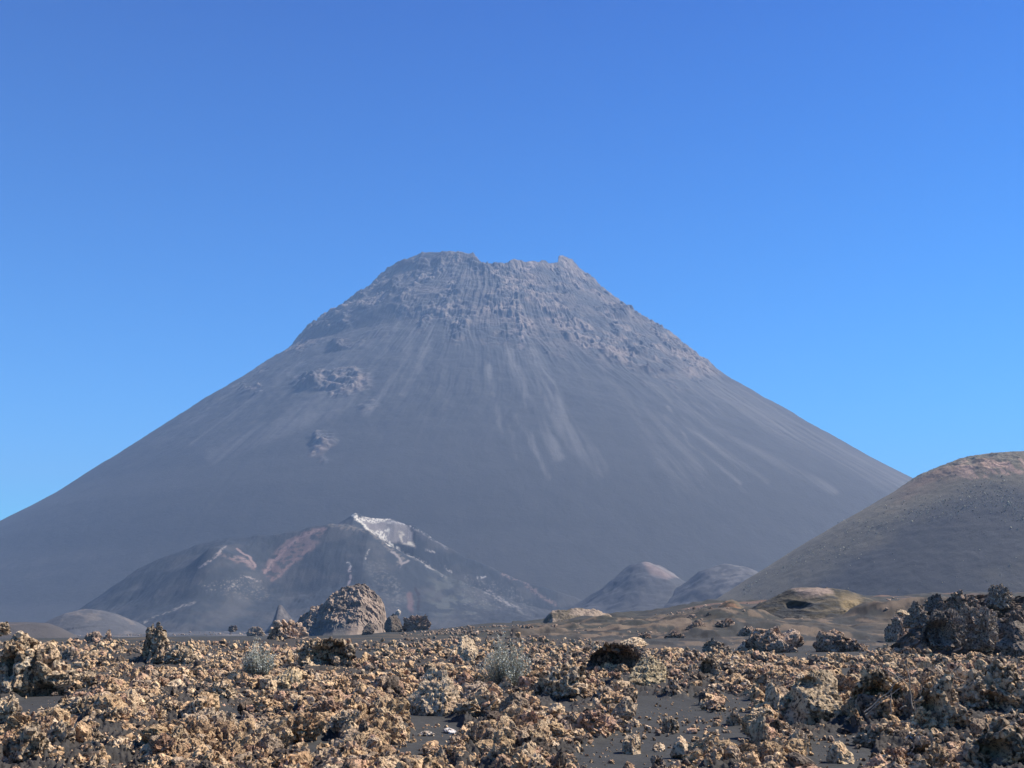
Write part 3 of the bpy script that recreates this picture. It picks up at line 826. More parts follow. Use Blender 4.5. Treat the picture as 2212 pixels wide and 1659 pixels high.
# --- the rocky knoll
def col_knoll(X, Y, Z, px, py):
    n = fbm(X * .12, Y * .12, Z * .2, 5, 167, .6)
    c_ = mix(flat([0.28, 0.205, 0.15], X), flat([0.15, 0.115, 0.088], X), sm(-.1, .4, n))
    c_ = mix(c_, flat([0.13, 0.12, 0.105], X), .9 * sm(1338, 1346, py + 8 * n) * (1 - .8 * sm(740, 760, px)))
    return mix(c_, flat([0.24, 0.18, 0.135], X), .8 * sm(1342, 1350, py + 4 * n) * sm(745, 765, px))
def disp_knoll(X, Y, Z, pr):
    m = sm(0.15, 0.45, pr)
    g = ridged(X * .22, Y * .22, Z * .12, 4, 169, .6)
    g2 = fbm(X * .7, Y * .7, Z * .5, 3, 173, .6)
    return X + m * .4 * pn(X * .6, Y * .6, Z * .6, 175), Y - m * (g * 1.3 + g2 * .5), Z + m * (g * .45 + g2 * .3)
o = ridge_hill("rocky_knoll", [(600, 1392), (628, 1372), (640, 1345), (652, 1332), (668, 1322), (676, 1310), (690, 1308), (702, 1304), (715, 1284), (738, 1270), (760, 1264), (775, 1260), (790, 1260), (800, 1270), (818, 1286), (828, 1300), (834, 1330), (842, 1345), (850, 1368), (860, 1392)], 350., 0.75, -6.0, 620, 260, [], M_HILL, col_knoll, dispf=disp_knoll)
tag(o, "steep pinkish-tan rocky knoll with fissured faces standing before the crater hill", "knoll", kind="structure")
o = ridge_hill("rocky_cone", [(560, 1380), (588, 1345), (597, 1318), (602, 1304), (608, 1305), (622, 1324), (640, 1350), (665, 1380)], 900., 1.1, -20.0, 120, 90, [(.7, .3, 4, 'r')], M_HILL, lambda X, Y, Z, a, b: mix(flat([0.09, 0.08, 0.075], X), flat([0.16, 0.14, 0.125], X), sm(-.1, .4, fbm(X * .1, Y * .1, Z * .1, 4, 191))))
tag(o, "small sharp grey spire of rock left of the tan knoll", "rock spire", kind="structure")

# ------------------------------------------------------------------ rocks
def ico(sub):
    bm = bmesh.new()
    bmesh.ops.create_icosphere(bm, subdivisions=sub, radius=1.0)
    v = np.array([list(p.co) for p in bm.verts])
    f = np.array([[q.index for q in p.verts] for p in bm.faces], np.int32)
    bm.free()
    return v, f
ICO = {s: ico(s) for s in (1, 2, 3, 4, 5, 6)}

def rock_shape(seed, sub, clink=1.0, ncut=6, flatb=True, pits=0.5, facet=0.0):
    """a jagged clinker: returns verts (unit-ish, resting near z=-0.6) and faces"""
    r = np.random.default_rng(seed)
    v, f = ICO[sub]
    v = v.copy()
    s = seed * 1.7
    n = v.copy()
    rad = 1 + 0.42 * pn(v[:, 0] * 1.1, v[:, 1] * 1.1, v[:, 2] * 1.1, s)
    v = n * rad[:, None]
    for i in range(ncut):
        d = r.normal(size=3); d /= np.linalg.norm(d)
        h = r.uniform(0.45, 0.85)
        ex = np.maximum(v @ d - h, 0)
        v -= ex[:, None] * d * 0.9
    q = v + 0.25 * np.stack([pn(v[:, 0] * 2, v[:, 1] * 2, v[:, 2] * 2, s + k_) for k_ in (1, 2, 3)], -1)
    a = ridged(q[:, 0] * 1.7, q[:, 1] * 1.7, q[:, 2] * 1.7, min(sub, 5), s + 5, 0.62)
    b = fbm(q[:, 0] * 3.2, q[:, 1] * 3.2, q[:, 2] * 3.2, max(1, sub - 1), s + 11, 0.7)
    pit = np.maximum(pn(q[:, 0] * 2.6, q[:, 1] * 2.6, q[:, 2] * 2.6, s + 17) - 0.18, 0)
    v = v + n * ((a - 0.3) * 0.42 * clink + b * 0.20 * clink - pit * pits)[:, None]
    if flatb:
        v[:, 2] = np.where(v[:, 2] < -0.55, -0.55 + (v[:, 2] + 0.55) * 0.3, v[:, 2])
    v /= np.abs(v).max()
    return v, f

TINTS = np.array([[0.58, 0.42, 0.245], [0.52, 0.365, 0.215], [0.60, 0.46, 0.29], [0.45, 0.31, 0.20], [0.37, 0.29, 0.205],
                  [0.48, 0.32, 0.215], [0.60, 0.48, 0.33], [0.14, 0.115, 0.09]])
TW = np.array([.20, .17, .13, .11, .12, .09, .04, .14])
WARM = np.array([0.57, 0.42, 0.265])

def rock_col(v, tint, s, k=1.0):
    n = fbm(v[:, 0] * 2.3, v[:, 1] * 2.3, v[:, 2] * 2.3, 3, s)
    n2 = pn(v[:, 0] * 1.2, v[:, 1] * 1.2, v[:, 2] * 1.2, s + 4)
    c_ = np.ones((len(v), 3)) * tint
    c_ = mix(c_, c_ * np.array([0.42, 0.40, 0.44]), .6 * k * sm(.15, .6, n))
    c_ = mix(c_, c_ * np.array([0.95, 0.78, 0.70]), .5 * sm(.1, .5, n2))
    return c_ * (1 + .12 * n)[:, None]

def rotm(r, tilt=math.pi):
    a, b, c_ = r.uniform(0, 2 * math.pi), r.uniform(-tilt, tilt), r.uniform(-tilt, tilt)
    ca, sa, cb, sb, cc_, sc_ = math.cos(a), math.sin(a), math.cos(b), math.sin(b), math.cos(c_), math.sin(c_)
    Rz = np.array([[ca, -sa, 0], [sa, ca, 0], [0, 0, 1]])
    Ry = np.array([[cb, 0, sb], [0, 1, 0], [-sb, 0, cb]])
    Rx = np.array([[1, 0, 0], [0, cc_, -sc_], [0, sc_, cc_]])
    return Rz @ Ry @ Rx

LIB = {sub: [rock_shape(100 + i * 7 + sub, sub, clink=(0.5 if i % 3 == 0 else 0.9 + 0.05 * i), ncut=(8 if i % 3 == 0 else 3 + i % 3), flatb=False, pits=(.25 if i % 3 == 0 else 1.0)) for i in range(12)] for sub in (1, 2, 3, 4)}
LIBC = {sub: [rock_col(v, np.ones(3), i * 3.1) for i, (v, f) in enumerate(LIB[sub])] for sub in (1, 2, 3, 4)}

class Joiner:
    def __init__(self):
        self.V, self.F, self.C, self.n = [], [], [], 0
    def add(self, v, f, c):
        self.V.append(v.astype(np.float32)); self.F.append((f + self.n).astype(np.int32)); self.C.append(c.astype(np.float32))
        self.n += len(v)
    def rock(self, r, pos, size, sub, tint=None, tilt=math.pi, squash=(0.6, 1.0), angular=.3):
        i = int(r.integers(12))
        if r.random() < angular or size > 0.16 and r.random() < .6:
            i -= i % 3
        v, f = LIB[sub][i]
        s3 = size * np.array([r.uniform(.75, 1.25), r.uniform(.75, 1.25), r.uniform(*squash)])
        w_ = (v * s3) @ rotm(r, tilt).T + pos
        if tint is None:
            tint = TINTS[r.choice(8, p=TW)] * r.uniform(.8, 1.2) * np.array([1.12, 1.03, 0.96])
        self.add(w_, f, LIBC[sub][i] * 0 + rock_mul(sub, i, tint))
    def build(self, name, mat, parent=None):
        return mesh_from(name, np.vstack(self.V), np.vstack(self.F), np.vstack(self.C), mat, smooth=False, parent=parent)

_cm = {}
def rock_mul(sub, i, tint):
    k_ = (sub, i)
    if k_ not in _cm:
        v = LIB[sub][i][0]
        n = fbm(v[:, 0] * 2.3, v[:, 1] * 2.3, v[:, 2] * 2.3, 3, i * 2.2)
        n2 = pn(v[:, 0] * 1.2, v[:, 1] * 1.2, v[:, 2] * 1.2, i * 2.2 + 4)
        _cm[k_] = (.6 * sm(.15, .6, n), .35 * sm(.1, .5, n2), (1 + .12 * n)[:, None])
    a, b, m = _cm[k_]
    c_ = np.ones((len(a), 3)) * tint
    c_ = mix(c_, c_ * np.array([0.42, 0.40, 0.44]), a)
    c_ = mix(c_, c_ * np.array([0.95, 0.78, 0.70]), b)
    return c_ * m

# --- notable boulders and crags: traced extents, each at its own place on the ground
BOXES = []
NOTED = []      # (x, y, radius) footprints, so that loose clinker keeps clear of them
def boulder(name, x0, x1, y0, y1, label, cat="boulder", group=None, tint=WARM, style="clinker", seed=1, depth=0.85, clad=0, sub=5, sink=0.12, yaw=None, cladsize=0.14, d=None, mat=None, hollow=(), taper=None):
    cx = (x0 + x1) / 2
    if d is None:
        X, Y_, Zg = ground_hit(cx, y1 - 0.06 * (y1 - y0))
    else:
        X, Y_, _ = at(cx, y1, d); X = float(X); Y_ = float(Y_); Zg = gh(X, Y_)
    D = Y_
    W = (x1 - x0) / F * D * 0.5
    ztop = float(at(cx, y0, D + W * depth * .6)[2])
    zb = float(at(cx, y1, D)[2])
    zb = min(zb, Zg + 0.02) if (d is None or d > 200) and y1 - y0 > 14 else zb
    Hh = max((ztop - zb), 0.05)
    r = np.random.default_rng(seed)
    if style == "clinker":
        v, f = rock_shape(seed, sub, 1.0, 5)
    elif style == "smooth":
        v, f = rock_shape(seed, sub, 0.38, 4, pits=0.12)
    elif style == "slab":
        v, f = rock_shape(seed, sub, 0.45, 9, pits=0.15)
    elif style == "crag":
        v, f = rock_shape(seed, sub, 1.0, 6, pits=0.6)
    v = v.copy()
    lo, hi = v.min(0), v.max(0)
    v = (v - lo) / (hi - lo)
    v = v * 2 - 1
    tp_ = taper if taper is not None else (.28 if style == 'crag' else .1)
    v[:, :2] *= (1 - tp_ * (v[:, 2:3] + 1) / 2) / (1 - tp_ * .15)
    hm = np.zeros(len(v))
    for (hu, hw, ru, rw, hd) in hollow:
        g_ = np.exp(-(((v[:, 0] - hu) / ru) ** 2 + ((v[:, 2] - hw) / rw) ** 2) ** 2) * (v[:, 1] < 0.3)
        hm = np.maximum(hm, g_)
        v[:, 1] += g_ * hd
    c_ = rock_col(v, np.array(tint), seed * 2.1, .35 if style in ('smooth', 'slab') else 1.0)
    HH = Hh * (1 + sink)
    lean = (v[:, 2] * W * .42 if style in ('smooth', 'slab') else 0)
    V_ = np.stack([v[:, 0] * W, v[:, 1] * W * depth + lean, (v[:, 2] + 1) / 2 * HH], -1)
    z_base = ztop - HH
    J = Joiner()
    if style == "smooth":     # fine lamination
        lam = np.sin(v[:, 2] * 26 + 9 * pn(v[:, 0] * 1.6, v[:, 1] * 1.6, v[:, 2], seed))
        V_ += (v / np.maximum(np.linalg.norm(v, axis=1), .3)[:, None]) * (lam * 0.015 * W)[:, None]
    J.add(V_, f, c_)
    if clad:
        nrm = v / np.linalg.norm(v, axis=1)[:, None]
        up = np.where((v[:, 2] > -0.75) & (hm < .35))[0]
        for k_ in range(clad):
            i = int(r.choice(up))
            s_ = cladsize * min(W, HH) * r.choice([.6, .8, 1, 1.5], p=[.35, .3, .25, .1])
            p_ = V_[i] - nrm[i] * s_ * 0.2
            tq = TINTS[r.choice(8, p=TW)]
            tn = np.array(tint) * min(tq.mean() / .40, 1.12) * r.uniform(.75, 1.1) * (1 + r.uniform(-.06, .1) * np.array([1, 0, -1]))
            J.rock(r, p_, s_, 2 if s_ / D * F < 14 else 3, tint=tn, angular=.7)
    o = J.build(name, mat or M_ROCK)
    o.location = (X, Y_ + W * depth * 0.6, z_base)
    if yaw is not None:
        o.rotation_euler = (0, 0, math.radians(yaw))
    tag(o, label, cat, group)
    NOTED.append((X, Y_ + W * depth * .6, W * 0.85))
    if (x1 - x0) > 24 and y1 > 1420:
        BOXES.append((x0, x1, y0, y1, Y_))
    return o

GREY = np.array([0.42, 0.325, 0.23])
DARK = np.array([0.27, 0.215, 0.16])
PALE = np.array([0.68, 0.50, 0.31])
PINK = np.array([0.50, 0.355, 0.245])
B = boulder
# left
B("lava_mound", -60, 138, 1368, 1512, "big clinker-crusted lava mound at the left edge, deep shade beneath it", "lava mound", seed=3, clad=240, cladsize=.16, style="crag", depth=.8, hollow=[(.3, -.75, .45, .3, 1.0), (-.35, .1, .25, .4, .7)])
B("lava_boulder", -40, 17, 1342, 1372, "small block perched above the big mound at the left edge", seed=4, d=24., style="clinker")
B("lava_boulder", -30, 31, 1500, 1578, "upright tan boulder cut by the left edge beside the ash patch", seed=5, tint=PALE, clad=14)
B("lava_mound", -20, 100, 1556, 1668, "clinker pile in the bottom left corner", "lava mound", seed=6, clad=110, style="crag", cladsize=.2)
B("lava_boulder", 84, 160, 1552, 1625, "lobed tan boulder right of the bottom left pile, overhanging dark ash", seed=7, clad=22, style="crag")
B("lava_pinnacle", 282, 368, 1344, 1442, "jagged pinnacle of clinker with a black shaded left side, on the left skyline", "lava pinnacle", seed=8, clad=230, style="crag", cladsize=.15, depth=.9, hollow=[(-.5, -.1, .4, .7, .8)], taper=.62)
B("lava_mound", 345, 420, 1388, 1440, "shoulder of clinker leaning on the right of the left skyline pinnacle", "lava mound", seed=9, clad=110, style="crag")
B("lava_boulder", 150, 212, 1446, 1492, "pale boulder at the right rim of the left ash gully, uppermost there", seed=10, tint=PALE, clad=12)
B("lava_boulder", 122, 200, 1500, 1546, "low pale boulder beside the widest part of the left ash gully", seed=11, tint=PALE, clad=16)
B("lava_boulder", 200, 266, 1525, 1574, "rounded tan boulder just right of the left ash gully", seed=12, clad=12)
B("lava_boulder", 180, 226, 1567, 1612, "solitary egg-shaped clinker standing in the left ash gully", seed=13, sink=.05)
B("lava_boulder", 228, 300, 1590, 1642, "large knobbly boulder near the bottom, right of the left ash gully", seed=14, tint=PALE, clad=10)
B("lava_boulder", 438, 472, 1586, 1612, "small oval clinker alone on the narrow ash patch left of centre", seed=15, sink=.02)
B("lava_boulder", 438, 512, 1468, 1514, "pale broad boulder below the left dry shrub", seed=16, tint=PALE, clad=10)
B("lava_boulder", 352, 402, 1466, 1492, "pale smooth slab of rock on the rubble left of the left dry shrub", seed=17, tint=PALE, style="slab")
B("lava_boulder", 130, 160, 1395, 1428, "grey block at the head of the left ash gully", seed=18, tint=GREY)
B("lava_boulder", 330, 400, 1510, 1550, "tan boulder with a dark gap on its left, amid the left rubble", seed=19, clad=10)
# centre
B("lava_mound", 628, 768, 1374, 1452, "arched lava hump with a dark cave-like hollow in its face", "lava mound", seed=20, clad=150, style="crag", cladsize=.13, hollow=[(.15, .0, .55, .55, 1.7)])
B("lava_slab", 576, 652, 1440, 1494, "bright cream slab leaning below the arched hump", "slab", seed=21, tint=np.array([.72, .52, .29]), style="slab")
B("lava_boulder", 880, 1000, 1440, 1552, "large pale laminated boulder at centre above the ash patch", seed=22, tint=PALE, style="smooth", sub=6, depth=.7)
B("lava_boulder", 980, 1090, 1482, 1562, "broad domed boulder with dark holes, right of the large pale boulder", seed=23, tint=PALE, style="clinker", sub=6, clad=8, hollow=[(.2, -.4, .25, .2, .8), (-.3, -.6, .2, .15, .7)])
B("lava_boulder", 982, 1034, 1372, 1432, "upright leaning tan block on the skyline left of the larger shrub", seed=24, tint=PALE, style="smooth")
B("lava_boulder", 990, 1062, 1556, 1628, "tall crusty clinker over a black shadow, bottom centre", seed=25, clad=24, style="crag", sub=6, hollow=[(-.1, -.7, .5, .35, 1.2)])
B("lava_boulder", 1040, 1100, 1604, 1668, "rough clinker touching the bottom edge right of the black shadow", seed=26, clad=16, style="crag")
B("lava_boulder", 926, 968, 1608, 1662, "pointed tan clinker at the bottom edge of the central ash patch", seed=27, style="crag", tint=PALE)
B("lava_boulder", 855, 918, 1630, 1668, "low rounded tan boulder at the bottom edge left of the pointed clinker", seed=28, tint=PALE)
B("lava_boulder", 612, 662, 1498, 1528, "pale angular block in the rubble under the cream slab", seed=29, tint=PALE, style="slab")
B("lava_boulder", 955, 985, 1572, 1586, "white stone in the shadow tip on the central ash patch, leftmost of a pair", seed=30, tint=[.75, .68, .6], style="slab", sink=0, sub=4)
B("lava_boulder", 900, 940, 1577, 1592, "low group of pale shards lying on the central ash patch", seed=31, tint=[.62, .52, .4], style="clinker", sink=0, sub=4)
B("lava_boulder", 790, 830, 1528, 1566, "brown-tan boulder at the upper left rim of the central ash patch", seed=32, clad=8)
B("lava_boulder", 700, 760, 1540, 1590, "wavy ridged boulder in the middle of the central rubble", seed=33, clad=14)
B("lava_boulder", 640, 700, 1625, 1668, "knobbly tan boulder cut by the bottom edge left of centre", seed=34, clad=12)
B("lava_boulder", 1070, 1110, 1460, 1500, "orange-tan boulder at the foot of the larger shrub, right side", seed=35, tint=PALE)
# centre right
B("lava_mound", 1148, 1292, 1428, 1520, "rubble-crusted mound with a black hollow under its left end, right of the larger shrub", "lava mound", seed=36, clad=170, style="crag", cladsize=.15, hollow=[(-.75, -.2, .25, .6, 1.0), (.3, -.75, .5, .25, 1.2)])
B("lava_boulder", 1266, 1400, 1384, 1462, "big boulder with a black shaded face and a jagged slab top, at the field's skyline", seed=37, tint=np.array([.26, .19, .13]), style="crag", sub=6, clad=60, hollow=[(-.2, 0, .7, .6, 1.4)])  # dark brown tint puts the face's shade into the rock colour
B("lava_slab", 1340, 1402, 1376, 1394, "thin tan flake lying on top of the black-faced boulder", "slab", seed=38, tint=PALE, style="slab", d=40.)
B("lava_boulder", 1352, 1446, 1418, 1490, "straw-coloured domed boulder just below the black-faced boulder", seed=39, tint=[.5, .38, .22], style="smooth", sub=6)
B("lava_boulder", 1450, 1498, 1590, 1646, "squarish pale-topped boulder alone on the right-hand ash, black underneath", seed=40, tint=PALE, style="slab", sub=5, sink=0.05, hollow=[(0, -.8, .7, .35, .9)])
B("lava_boulder", 1345, 1388, 1586, 1634, "angular tan boulder left of the squarish pale-topped one", seed=41, tint=PALE, style="slab", sink=.05)
B("lava_boulder", 1410, 1438, 1604, 1624, "small round stone touching the squarish pale-topped boulder", seed=42, style="slab", sink=.0, sub=4)
B("lava_boulder", 1202, 1242, 1555, 1612, "rounded brown upright boulder amid the rubble right of bottom centre", seed=43, tint=PINK, style="smooth")
B("lava_boulder", 1254, 1290, 1552, 1602, "dark-sided clinker at the upper left rim of the right-hand ash", seed=44)
B("lava_boulder", 1430, 1470, 1546, 1586, "knobbly boulder in the middle of the right-hand ash, black stone behind it", seed=45, clad=8)
B("lava_boulder", 1568, 1606, 1532, 1572, "boulder above a black shadow at the right part of the right-hand ash", seed=46, clad=8)
B("lava_boulder", 1620, 1668, 1538, 1624, "tall rough boulder at the right rim of the right-hand ash", seed=47, clad=26, style="crag")
B("lava_boulder", 1406, 1440, 1630, 1662, "dark squat clinker at the bottom edge below the small round stone", seed=48, tint=GREY)
B("lava_boulder", 1535, 1575, 1610, 1660, "tan clinker at the bottom edge of the right-hand ash, rightmost there", seed=49, clad=8)
B("lava_boulder", 1510, 1560, 1412, 1462, "boulder with a black left recess, below the dark slope at right of centre", seed=50, clad=20, style="crag", hollow=[(-.2, -.2, .45, .6, 1.3)])
B("lava_boulder", 1160, 1200, 1550, 1580, "pale blunt boulder left of the rounded brown upright one", seed=51, tint=PALE, style="slab")
B("lava_boulder", 1170, 1190, 1536, 1562, "smooth cream tooth of rock left of the brown upright boulder", seed=52, tint=[.68, .52, .32], style="slab", sub=4)
# right
B("lava_boulder", 1694, 1836, 1446, 1574, "largest tan boulder of the right half, dark crusty cap and smooth lit flank", seed=53, tint=[.48, .35, .21], style="smooth", sub=6, clad=26, cladsize=.1, hollow=[(-.65, .1, .3, .7, .7), (-.1, .55, .35, .2, .6)])
B("lava_boulder", 1654, 1700, 1474, 1552, "smooth tan boulder just left of the largest one", seed=54, tint=PALE, style="smooth")
B("lava_boulder", 1704, 1752, 1572, 1628, "rounded clinker below the largest right-hand boulder", seed=55, clad=10)
B("lava_boulder", 1790, 1846, 1600, 1652, "flat-topped cream block alone on the lower right ash", seed=56, tint=[.66, .48, .28], style="slab", sink=.05)
B("lava_mound", 1846, 2000, 1436, 1566, "low tan hump forming the roof over the dark root-hung hollow", "lava mound", seed=57, tint=PALE, clad=24, style='crag', sub=6, hollow=[(.05, -.25, .75, .6, 1.8)])
B("lava_mound", 1986, 2110, 1448, 1590, "tall clinker mass right of the dark root-hung hollow", "lava mound", seed=58, clad=220, style="crag", cladsize=.14, hollow=[(-.4, -.1, .25, .4, 1.0), (.3, -.6, .3, .25, 1.0)])
B("lava_mound", 2080, 2250, 1420, 1560, "crumbling clinker slope at the right edge", "lava mound", seed=59, clad=320, style="crag", cladsize=.13, hollow=[(-.1, -.3, .25, .25, .9)])
B("lava_mound", 2100, 2270, 1545, 1680, "rough clinker pile in the bottom right corner with deep black gaps", "lava mound", seed=60, clad=240, style="crag", cladsize=.15, hollow=[(-.3, -.1, .35, .4, 1.2), (.3, -.5, .3, .3, 1)])
B("lava_boulder", 1956, 2042, 1588, 1668, "dark hollow boulder with a bright white slab along its brow, bottom right", seed=61, tint=GREY, style="crag", clad=10, hollow=[(.1, -.2, .6, .6, 1.4)])
B("white_slab", 1950, 2014, 1584, 1606, "longer bright white slab at bottom right", "slab", seed=62, tint=[.85, .8, .72], style="slab", sub=4, sink=0)
B("white_slab", 2008, 2056, 1606, 1630, "shorter white slab right of and below the longer one", "slab", seed=63, tint=[.85, .8, .72], style="slab", sub=4, sink=0)
B("lava_boulder", 1850, 1940, 1560, 1612, "jumbled tan boulder between the dark hollow and the lower right ash", seed=64, clad=40, style="crag")
B("lava_boulder", 1950, 1992, 1490, 1562, "dark block standing inside the root-hung hollow", seed=65, tint=DARK, style="crag")
B("lava_boulder", 1846, 1886, 1500, 1556, "shaded boulder at the left of the root-hung hollow", seed=66, tint=GREY, style="crag", clad=12)
# middle distance
B("lava_crag", 1917, 1975, 1324, 1400, "narrow tan crusty crag standing left of the dark outcrop", "crag", seed=70, tint=PINK * 1.15, style="crag", clad=120, cladsize=.18)
B("lava_boulder", 1936, 1968, 1316, 1328, "flat pale stone balanced atop the narrow tan crag", seed=71, tint=PALE * .8, style="slab", d=52., sub=4)
G_OUT = "rocks of the dark lava outcrop"
B("lava_crag", 1958, 2018, 1296, 1352, "leftmost rounded knob of the dark outcrop at right", "crag", seed=72, tint=GREY, style="crag", clad=70, group=G_OUT, d=56.)
B("lava_crag", 2002, 2056, 1282, 1322, "ragged toothed top behind the leftmost knob of the dark outcrop", "crag", seed=73, tint=DARK, style="crag", clad=60, group=G_OUT, d=60.)
B("lava_crag", 2046, 2132, 1279, 1330, "brownish slanting block on the middle top of the dark outcrop", "crag", seed=74, tint=PINK * .8, style="crag", clad=80, group=G_OUT, d=58.)
B("lava_pinnacle", 2136, 2198, 1259, 1312, "knobbly head-like pinnacle, highest point of the dark outcrop", "lava pinnacle", seed=75, tint=GREY * 1.1, style="crag", clad=90, group=G_OUT, d=58., taper=0)
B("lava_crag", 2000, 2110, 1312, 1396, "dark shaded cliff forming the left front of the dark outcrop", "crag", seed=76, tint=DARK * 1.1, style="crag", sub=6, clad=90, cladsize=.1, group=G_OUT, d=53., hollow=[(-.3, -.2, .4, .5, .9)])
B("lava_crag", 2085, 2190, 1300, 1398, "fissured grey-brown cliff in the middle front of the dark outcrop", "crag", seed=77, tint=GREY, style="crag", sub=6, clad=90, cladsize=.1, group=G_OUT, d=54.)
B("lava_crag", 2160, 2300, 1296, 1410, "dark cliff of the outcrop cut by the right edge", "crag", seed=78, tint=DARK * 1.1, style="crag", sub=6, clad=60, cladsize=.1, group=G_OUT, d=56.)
B("lava_boulder", 2172, 2290, 1340, 1424, "black shaded boulder at the right edge in front of the dark outcrop", seed=79, tint=DARK * .8, style="smooth", d=44.)  # tint darkened to carry the shade of its left face
B("lava_boulder", 1612, 1740, 1358, 1415, "wide low clinker outcrop on the dark ash with a black shaded left end", "outcrop", seed=80, tint=PINK, style="crag", clad=170, cladsize=.26, depth=.6, hollow=[(-.7, -.4, .3, .5, .6)])
B("lava_boulder", 1766, 1868, 1362, 1412, "oval clinker outcrop on bare dark ash right of the wide one", "outcrop", seed=81, tint=PINK, style="crag", clad=170, cladsize=.24, depth=.6)
B("lava_boulder", 1596, 1650, 1350, 1380, "jagged tan rock rising at the left end of the wide outcrop", seed=82, tint=PINK, style="crag", clad=40)
B("lava_boulder", 1516, 1585, 1380, 1412, "low grey ragged rocks sloping left of the wide outcrop", "outcrop", seed=83, tint=GREY, style="crag", clad=60, depth=.5)
B("lava_boulder", 1478, 1520, 1326, 1344, "small dark-topped rock group high on the ash slope, farthest left there", seed=84, tint=PINK, style="crag", clad=30)
B("lava_boulder", 1524, 1542, 1322, 1337, "small black rock high on the ash slope", seed=85, tint=DARK, style="crag", clad=16)
B("lava_boulder", 1434, 1484, 1360, 1382, "low tan rock cluster low on the ash slope, leftmost there", seed=86, tint=PINK, style="crag", clad=50, depth=.6)
B("lava_boulder", 1484, 1532, 1338, 1364, "reddish-tan rock cluster in the middle of the ash slope", seed=87, tint=PINK, style="crag", clad=60, depth=.7)
B("lava_boulder", 1544, 1596, 1334, 1358, "pinkish rock cluster right of the reddish-tan one on the ash slope", seed=88, tint=PINK, style="crag", clad=60, depth=.7)
B("lava_boulder", 1376, 1410, 1364, 1382, "small pale rock heap near the left foot of the ash slope", seed=89, tint=PINK, style="crag", clad=30)
B("lava_boulder", 1657, 1700, 1318, 1334, "pair of dark rocks at the left foot of the olive hill", seed=90, tint=DARK, style="crag", clad=10, depth=.6)
B("lava_boulder", 1116, 1162, 1348, 1368, "dark-faced tan rock out on the olive plain", seed=91, tint=PINK, style="crag", clad=20)
B("lava_boulder", 1158, 1182, 1350, 1370, "tan rock stub between the plain rock and the pale ridge", seed=92, tint=PINK, style="crag", clad=14)
B("lava_crag", 828, 870, 1325, 1364, "dark craggy block right beside the rocky knoll", "crag", seed=93, tint=DARK * .8, style="slab", d=260.)
B("lava_boulder", 852, 866, 1316, 1328, "whitish stone perched on the dark block beside the knoll", seed=94, tint=[.5, .42, .33], style="slab", d=262., sub=4)
B("lava_crag", 866, 932, 1326, 1350, "flat-topped brown outcrop right of the dark block", "crag", seed=95, tint=PINK * .65, style="clinker", d=262., depth=.5)
B("lava_boulder", 780, 812, 1345, 1368, "two small dark upright rocks at the right foot of the knoll", seed=96, tint=DARK * .8, style="slab", taper=.5, d=240.)
B("lava_crag", 566, 665, 1338, 1398, "brown-tan clinker hump rising behind the field left of the arched hump", "crag", seed=97, tint=PINK * 1.05, style="crag", clad=150, cladsize=.14, d=85.)
B("lava_crag", 168, 218, 1362, 1402, "hazy pink-tan rock hump behind the left part of the field", "crag", seed=98, tint=PINK, style="crag", clad=60, d=120.)
B("lava_crag", 214, 242, 1358, 1400, "narrow pointed rock beside the hazy pink-tan hump", "crag", seed=99, tint=PINK, style="crag", clad=30, d=118.)
B("lava_crag", 490, 512, 1350, 1364, "dark little tower of rock on the far plain", "crag", seed=101, tint=DARK, style="clinker", d=420.)
B("lava_crag", 528, 570, 1352, 1368, "low grey rocks on the far plain right of the little tower", "crag", seed=102, tint=GREY, style="crag", clad=20, d=420.)
B("lava_boulder", 1778, 1796, 1296, 1305, "small dark rock lying high on the face of the olive hill", seed=105, tint=DARK, style="crag", sub=3, d=131.5)
B("lava_boulder", 1782, 1792, 1268, 1277, "tiny dark rock standing on the olive hill's top", seed=103, tint=DARK, style="crag", d=133., sub=3)
B("lava_boulder", 2200, 2225, 1070, 1105, "pale pink rock scar near the top of the cinder cone, at the right edge", "outcrop", seed=104, tint=[.5, .36, .28], style="clinker", d=868., mat=M_CINDER)

# --- loose clinker over the lava field
rg = np.random.default_rng(5)
N = 88000
spx = rg.uniform(-330, 2540, N)
spy = 1384 + (1720 - 1384) * rg.random(N) ** 0.85
D0 = CAMZ * F / (spy - 1330.0)
sx_, sy_, _ = at(spx, spy, D0)
sx_ += rg.normal(0, .1, N)
rb, qpx, qpy = rubble_mask(sx_, sy_)
keep = (rg.random(N) < rb * 1.02 + 0.10) & (sy_ > 6)
keep &= ~((spx < -5) & (rg.random(N) < .5)) & ~((spx > 2217) & (rg.random(N) < .5))
sx_, sy_, spx, spy, rb = sx_[keep], sy_[keep], spx[keep], spy[keep], rb[keep]
N = len(sx_)
near_f = (0.55 + 0.95 * (spy - 1384) / 280) * (0.55 + 1.25 * sm(-.25, .45, fbm(sx_ * .55, sy_ * .35, 0, 3, 221)))
u = rg.random(N)
spix = near_f * (2.0 + 3.1 * (1 - u + 1e-4) ** -0.50)
spix = np.minimum(spix, np.minimum(30 * near_f, np.interp(spy, [1384, 1430, 1480, 1560], [6.5, 12, 22, 38])))
spix *= np.where(rb < .5, .38, 1)
size = spix / F * sy_
h0 = ground_h(sx_, sy_)
cov = np.zeros(N)
for (a, b_, r_) in NOTED:
    if b_ < 90:
        cov = np.maximum(cov, (np.hypot(sx_ - a, sy_ - b_) < r_ * .9) * 1.0)
drop = np.zeros(N, bool)
shr = np.ones(N)
for (bx0, bx1, by0, by1, bd) in BOXES:
    hit = (spx > bx0) & (spx < bx1) & (spy - spix * 1.6 < by1 - .06 * (by1 - by0)) & (sy_ < bd + .1) & (spy > by0)
    drop |= hit & (rg.random(N) < .9)
    shr = np.where(hit, .5, shr)
spix = spix * shr
size = size * shr
